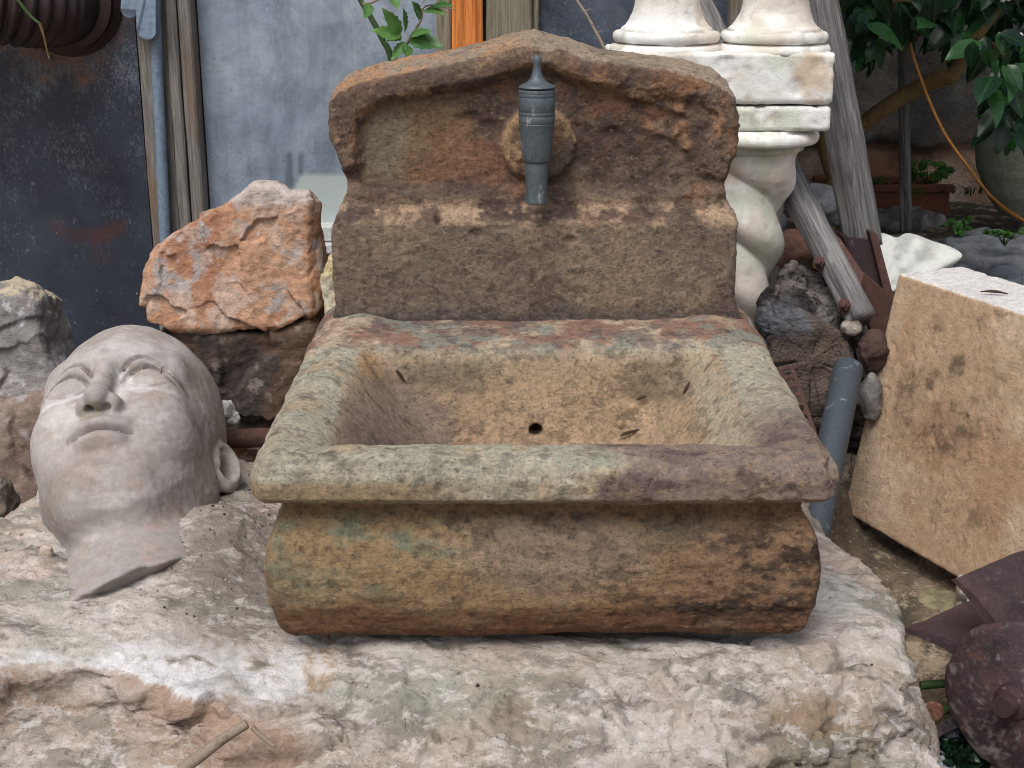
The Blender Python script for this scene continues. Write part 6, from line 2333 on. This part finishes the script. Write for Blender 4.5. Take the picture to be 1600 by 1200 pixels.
flat_stone([(1480, 372), (1540, 354), (1600, 362), (1660, 372), (1640, 396), (1560, 400), (1500, 394)], 0.16, 0.12, 211, lin(142, 146, 150), 'large flat grey stone below the jar, right of the first weed')
flat_stone([(1360, 372), (1420, 368), (1490, 372), (1486, 390), (1420, 394), (1364, 392)], 0.14, 0.1, 212, lin(134, 138, 142), 'flat blue grey stone behind the white marble fan')
flat_stone([(1500, 400), (1570, 404), (1600, 425), (1580, 442), (1520, 436), (1496, 420)], 0.13, 0.1, 213, lin(116, 122, 130), 'flat dark grey stone right of the marble fan, above the slab')
rock_poly('stone_kerb', pp([(1362, 336), (1440, 332), (1478, 338), (1480, 362), (1440, 366), (1364, 362)], 5.2), 5.2, 0.2, 71, c_grey, 'long grey kerb stone in front of the terracotta planter', 'stone', h=0.03, nsub=1)

PYc = 5.42
pl_ = thing('planter_box', 'long terracotta planter against the garden wall', 'planter', tuple(at(1380, 334, PYc)))
x0, x1 = at(1290, 330, PYc).x, at(1482, 330, PYc).x
z0, z1 = at(1380, 334, PYc).z, at(1380, 289, PYc).z
O = Vector(pl_.location)


def loc_box(name, lo, hi, mat, par, bev=0.006):
    m = MB().box(Vector(lo) - O, Vector(hi) - O)
    return m.build(name, mat, par, bevel=bev)


loc_box('front_wall', (x0, PYc, z0), (x1, PYc + 0.02, z1 - 0.03), M_TERRA, pl_)
loc_box('back_wall', (x0, PYc + 0.2, z0), (x1, PYc + 0.22, z1 - 0.03), M_TERRA, pl_)
loc_box('end_wall', (x0, PYc + 0.021, z0), (x0 + 0.02, PYc + 0.199, z1 - 0.03), M_TERRA, pl_)
loc_box('end_wall', (x1 - 0.02, PYc + 0.021, z0), (x1, PYc + 0.199, z1 - 0.03), M_TERRA, pl_)
loc_box('rim', (x0 - 0.012, PYc - 0.012, z1 - 0.029), (x1 + 0.012, PYc + 0.026, z1), M_TERRA, pl_)
loc_box('rim', (x0 - 0.012, PYc + 0.194, z1 - 0.029), (x1 + 0.012, PYc + 0.232, z1), M_TERRA, pl_)
loc_box('foot', (x0 - 0.004, PYc - 0.006, z0 - 0.001), (x1 + 0.004, PYc - 0.0005, z0 + 0.03), M_TERRA, pl_)
loc_box('soil', (x0 + 0.021, PYc + 0.021, z0 + 0.02), (x1 - 0.021, PYc + 0.199, z1 - 0.035), M_TWIG, pl_, 0.0)

r = np.random.RandomState(14)


def tuft(name, base, n, h, spread, mat, label, cat, droop=1.0):
    t = thing(name, label, cat, tuple(base))
    m = MB()
    for k in range(n):
        a = r.rand() * 2 * math.pi
        L = h * (0.6 + 0.6 * r.rand())
        out = Vector((math.cos(a), math.sin(a) * 0.5, 0)) * spread * (0.3 + r.rand())
        b = Vector((r.randn() * spread * 0.25, r.randn() * 0.02, 0))
        P = []
        for i in range(6):
            s = i / 5
            P.append(b + out * s * s + Vector((0, 0, L * (s * 1.5 - droop * s * s))))
        sd = Vector((-out.y, out.x, 0)).normalized() * 0.0035
        V = []
        for i, p in enumerate(P):
            w_ = 1 - (i / 5) ** 2 * 0.9
            V += [p - sd * w_, p + sd * w_]
        m.add(V, [(2 * i, 2 * i + 1, 2 * i + 3, 2 * i + 2) for i in range(5)])
    o = m.build('blades', mat, t)
    o['kind'] = 'stuff'
    return t


def herb(name, base, n, h, w, ls, label, cat, mat=M_HERB, view=True):
    t = thing(name, label, cat, tuple(base))
    me = leaf_mesh('leaf', 0.05, 0.042, 0.2, 0.3, 5, 0.6, 0.3)
    me.materials.append(mat)
    ms = MB()
    for k in range(n):
        a = r.rand() * 2 * math.pi
        u = Vector((math.cos(a) * w * math.sqrt(r.rand()), math.sin(a) * w * 0.6 * math.sqrt(r.rand()), h * (0.45 + 0.6 * r.rand())))
        ms.tube([Vector((0, 0, 0)), u * 0.55 + Vector((0, 0, h * 0.12)), u], [0.002, 0.0016, 0.001], 5)
        for j in range(3):
            o = link('leaf', me, None, t)
            dv = Vector((math.cos(a) + r.randn() * 0.8, math.sin(a) - 0.5 + r.randn() * 0.8, 0.2 + r.randn() * 0.5))
            hang(o, u, dv, Vector((r.randn() * 0.4, -0.6, 1)), ls * (0.7 + 0.6 * r.rand()), 0.0)
    ms.build('stems', M_STEM, t)
    return t


zp = z1 - 0.035
herb('parsley_plant', Vector((at(1452, 280, PYc + 0.1).x, PYc + 0.1, zp)), 16, 0.10, 0.09, 0.75, 'bushy parsley like plant in the terracotta planter', 'plant')
tuft('grass_tuft', Vector((at(1362, 280, PYc + 0.08).x, PYc + 0.08, zp)), 46, 0.10, 0.16, M_HERB, 'drooping grass tuft at the left of the planter, beside the thick beam', 'grass', 1.15)
tuft('grass_tuft', Vector((at(1432, 280, PYc + 0.04).x, PYc + 0.03, zp)), 50, 0.09, 0.14, M_HERB, 'drooping grass tuft under the parsley right of the wooden prop', 'grass', 1.5)
tuft('grass_tuft', Vector((at(1498, 280, PYc + 0.1).x, PYc + 0.0, zp)), 26, 0.09, 0.26, M_HERB, 'long sprawling grass blades at the right end of the planter', 'grass', 1.6)
herb('weed', at(1497, 384, 4.7), 7, 0.10, 0.045, 0.55, 'small green weed growing between the flat stones, nearer the planter', 'weed')
herb('weed', at(1570, 384, 4.5), 7, 0.05, 0.05, 0.5, 'low green weed on the flat stone near the jar', 'weed')

# thin wooden prop
fb = at(1416, 362, 5.05)
tb = at(1411, 55, 5.10)
o = beam('wooden_prop', fb, fb + (tb - fb) * 1.25, 0.038, 0.036, 221, M_BEAM, '', crack=False, taper=0.9)
tag(o, 'thin upright wooden prop in front of the planter', 'prop')

# glazed storage jar
jw = at(1640, 352, 4.9)
jar = thing('storage_jar', 'big grey green glazed storage jar at the right edge', 'jar', (jw.x, 4.9 + 0.2, jw.z))
prj = [(0.0, 0.0), (0.10, 0.0), (0.115, 0.01), (0.165, 0.08), (0.205, 0.17), (0.215, 0.24), (0.20, 0.32), (0.165, 0.40), (0.12, 0.46), (0.10, 0.49), (0.105, 0.51), (0.125, 0.525), (0.125, 0.54), (0.10, 0.545), (0.085, 0.53), (0.085, 0.46), (0.0, 0.44)]
V, F = lathe_np(dens(prj, 0.012), 0, 0, 64, 0.003, 231)
link('body', make_mesh('body', V, F), M_JAR, jar)
m = MB()
for s in (-1, 1):
    m = MB()
    m.tube(smooth_path([(s * 0.11, 0, 0.49), (s * 0.17, 0, 0.50), (s * 0.21, 0, 0.45), (s * 0.19, 0, 0.36)], 5), 0.014, 10)
    m.build('handle', M_JAR, jar, smooth=True)

# orange hose
P = smooth_path([at(1416, 40, 4.35), at(1424, 78, 4.35), at(1436, 115, 4.32), at(1452, 158, 4.3), at(1478, 212, 4.26), at(1514, 262, 4.2), at(1550, 308, 4.12), at(1600, 345, 4.0), at(1690, 390, 3.85)], 7)
tag(MB().tube(P, 0.0048, 10).build('garden_hose', M_HOSE, None, None, smooth=True), 'orange hose hanging from the citrus tree across the garden wall', 'hose')

# ------------------------------------------------------------------ citrus tree
TY = 4.75
tb0 = at(1286, 352, TY)
tree = thing('citrus_tree', 'dark leaved citrus tree with arching branch before the garden wall', 'tree', (tb0.x, TY, 0.08))
TO = Vector(tree.location)


def limb(name, pts, r0, r1, n=10):
    P = smooth_path(pts, 6)
    m = MB().tube([Vector(p) - TO for p in P], list(np.linspace(r0, r1, len(P))), n)
    return m.build(name, M_BARK, tree, smooth=True)


limb('trunk', [(tb0.x, TY, 0.05), at(1292, 330, TY), at(1302, 292, TY), at(1310, 262, TY), at(1322, 228, TY), at(1345, 196, TY)], 0.034, 0.026)
limb('branch', [at(1306, 278, TY), at(1294, 250, TY), at(1288, 210, TY), at(1290, 140, TY), at(1310, 40, TY + 0.05), at(1340, -80, TY + 0.1)], 0.028, 0.018)
limb('branch', [at(1345, 196, TY), at(1378, 172, TY - 0.03), at(1420, 146, TY - 0.06), at(1460, 126, TY - 0.1), at(1488, 118, TY - 0.14)], 0.026, 0.028)
limb('branch', [at(1486, 120, TY - 0.14), at(1500, 100, TY - 0.16), at(1524, 60, TY - 0.2), at(1560, 10, TY - 0.2), at(1600, -60, TY - 0.1)], 0.024, 0.014)
limb('branch', [at(1524, 60, TY - 0.2), at(1560, 75, TY - 0.4), at(1580, 100, TY - 0.6)], 0.010, 0.006)
limb('branch', [at(1310, 40, TY + 0.05), at(1380, 10, TY - 0.1), at(1450, 0, TY - 0.2), at(1540, -30, TY - 0.3)], 0.016, 0.008)
for (a, b, c_, rr0) in (((1440, 30), (1480, 60), (1540, 78), 0.005), ((1420, 60), (1470, 52), (1520, 58), 0.003), ((1450, 120), (1490, 90), (1530, 82), 0.003), ((1470, 70), (1450, 95), (1462, 100), 0.003), ((1560, 60), (1570, 100), (1590, 130), 0.005)):
    limb('twig', [at(*a, TY - 0.2), at(*b, TY - 0.25), at(*c_, TY - 0.3)], rr0, 0.0015, 6)

cl = [leaf_mesh('leaf', 0.12, 0.062, 0.22, 0.22, 6, 0.62), leaf_mesh('leaf', 0.11, 0.05, 0.30, 0.10, 6, 0.62), leaf_mesh('leaf', 0.13, 0.07, 0.12, 0.35, 6, 0.58)]
for me in cl:
    me.materials.append(M_CITRUS)
r = np.random.RandomState(77)


def spot():
    """a twig end inside the crown: dense top band, a lobe at the right, thinner lobe at the left"""
    while True:
        px, py = r.uniform(1296, 1640), r.uniform(-60, 225)
        lim = np.interp(px, [1290, 1330, 1370, 1400, 1440, 1480, 1510, 1540, 1570, 1600, 1640], [50, 70, 68, 52, 30, 60, 66, 150, 205, 215, 220])
        lo = np.interp(px, [1290, 1500, 1530, 1545, 1640], [-60, -60, -60, -60, -60])
        if py < lim and not (1500 < px < 1560 and 66 < py < 110 and r.rand() < 0.7):
            return px, py


vis = 0
for k in range(270):
    px, py = spot()
    right = px > 1520 and py > 40
    Y = TY - r.uniform(0.05, 0.55) - (0.5 if right else 0)
    p = at(px, py, Y)
    dv = Vector((r.randn() * 0.6, -0.35 + r.randn() * 0.5, -0.75 + r.randn() * 0.45))
    if py < 10 and r.rand() < 0.4:
        dv.z = abs(dv.z) * 0.5
    o = link('leaf', cl[r.randint(3)], None, tree)
    hang(o, p - TO, dv, Vector((r.randn() * 0.5, -0.6, 0.9)), 0.55 + 0.5 * r.rand())
bud = MB()
for px, py in ((1318, 66), (1567, 0), (1576, -2), (1584, 156), (1550, 154), (1595, 55)):
    w = at(px, py, TY - 0.62) - TO
    bud.lathe([(0.0, -0.008), (0.006, -0.005), (0.008, 0.0), (0.005, 0.006), (0.0, 0.008)], tuple(w), 8)
o = bud.build('buds', M_SILL, tree, smooth=True)
o['kind'] = 'stuff'
# the mass of the crown above and behind, as one part
mbm = MB()
lvs = [(np.array([v.co[:] for v in me.vertices]), [tuple(p.vertices) for p in me.polygons]) for me in cl]
cen = at(1470, -120, TY)
for k in range(1700):
    if k % 5 == 0:
        px, py = spot()
        p = np.array(at(px, min(py, 60), TY + r.uniform(-0.05, 0.55)))
    else:
        u = r.randn(3)
        u /= np.linalg.norm(u)
        p = np.array((cen.x + 0.35, TY - 0.1, cen.z + 0.55)) + u * np.array((1.35, 1.2, 0.62)) * (0.45 + 0.55 * r.rand() ** 0.5)
        if p[2] < at(1400, -10, TY).z:
            continue
    dv = Vector((r.randn() * 0.7, r.randn() * 0.7, -0.6 + r.randn() * 0.5))
    M = np.array((orient(dv, (r.randn() * 0.5, -0.4, 0.9)) @ Matrix.Scale(0.75 + 0.5 * r.rand(), 4)).to_3x3())
    lv, lf = lvs[r.randint(3)]
    mbm.add(lv @ M.T + p - np.array(TO), lf)
o = mbm.build('crown', M_CITRUS, tree)
o['kind'] = 'stuff'
for me in [o.data]:
    me.polygons.foreach_set('use_smooth', np.ones(len(me.polygons), dtype=bool))
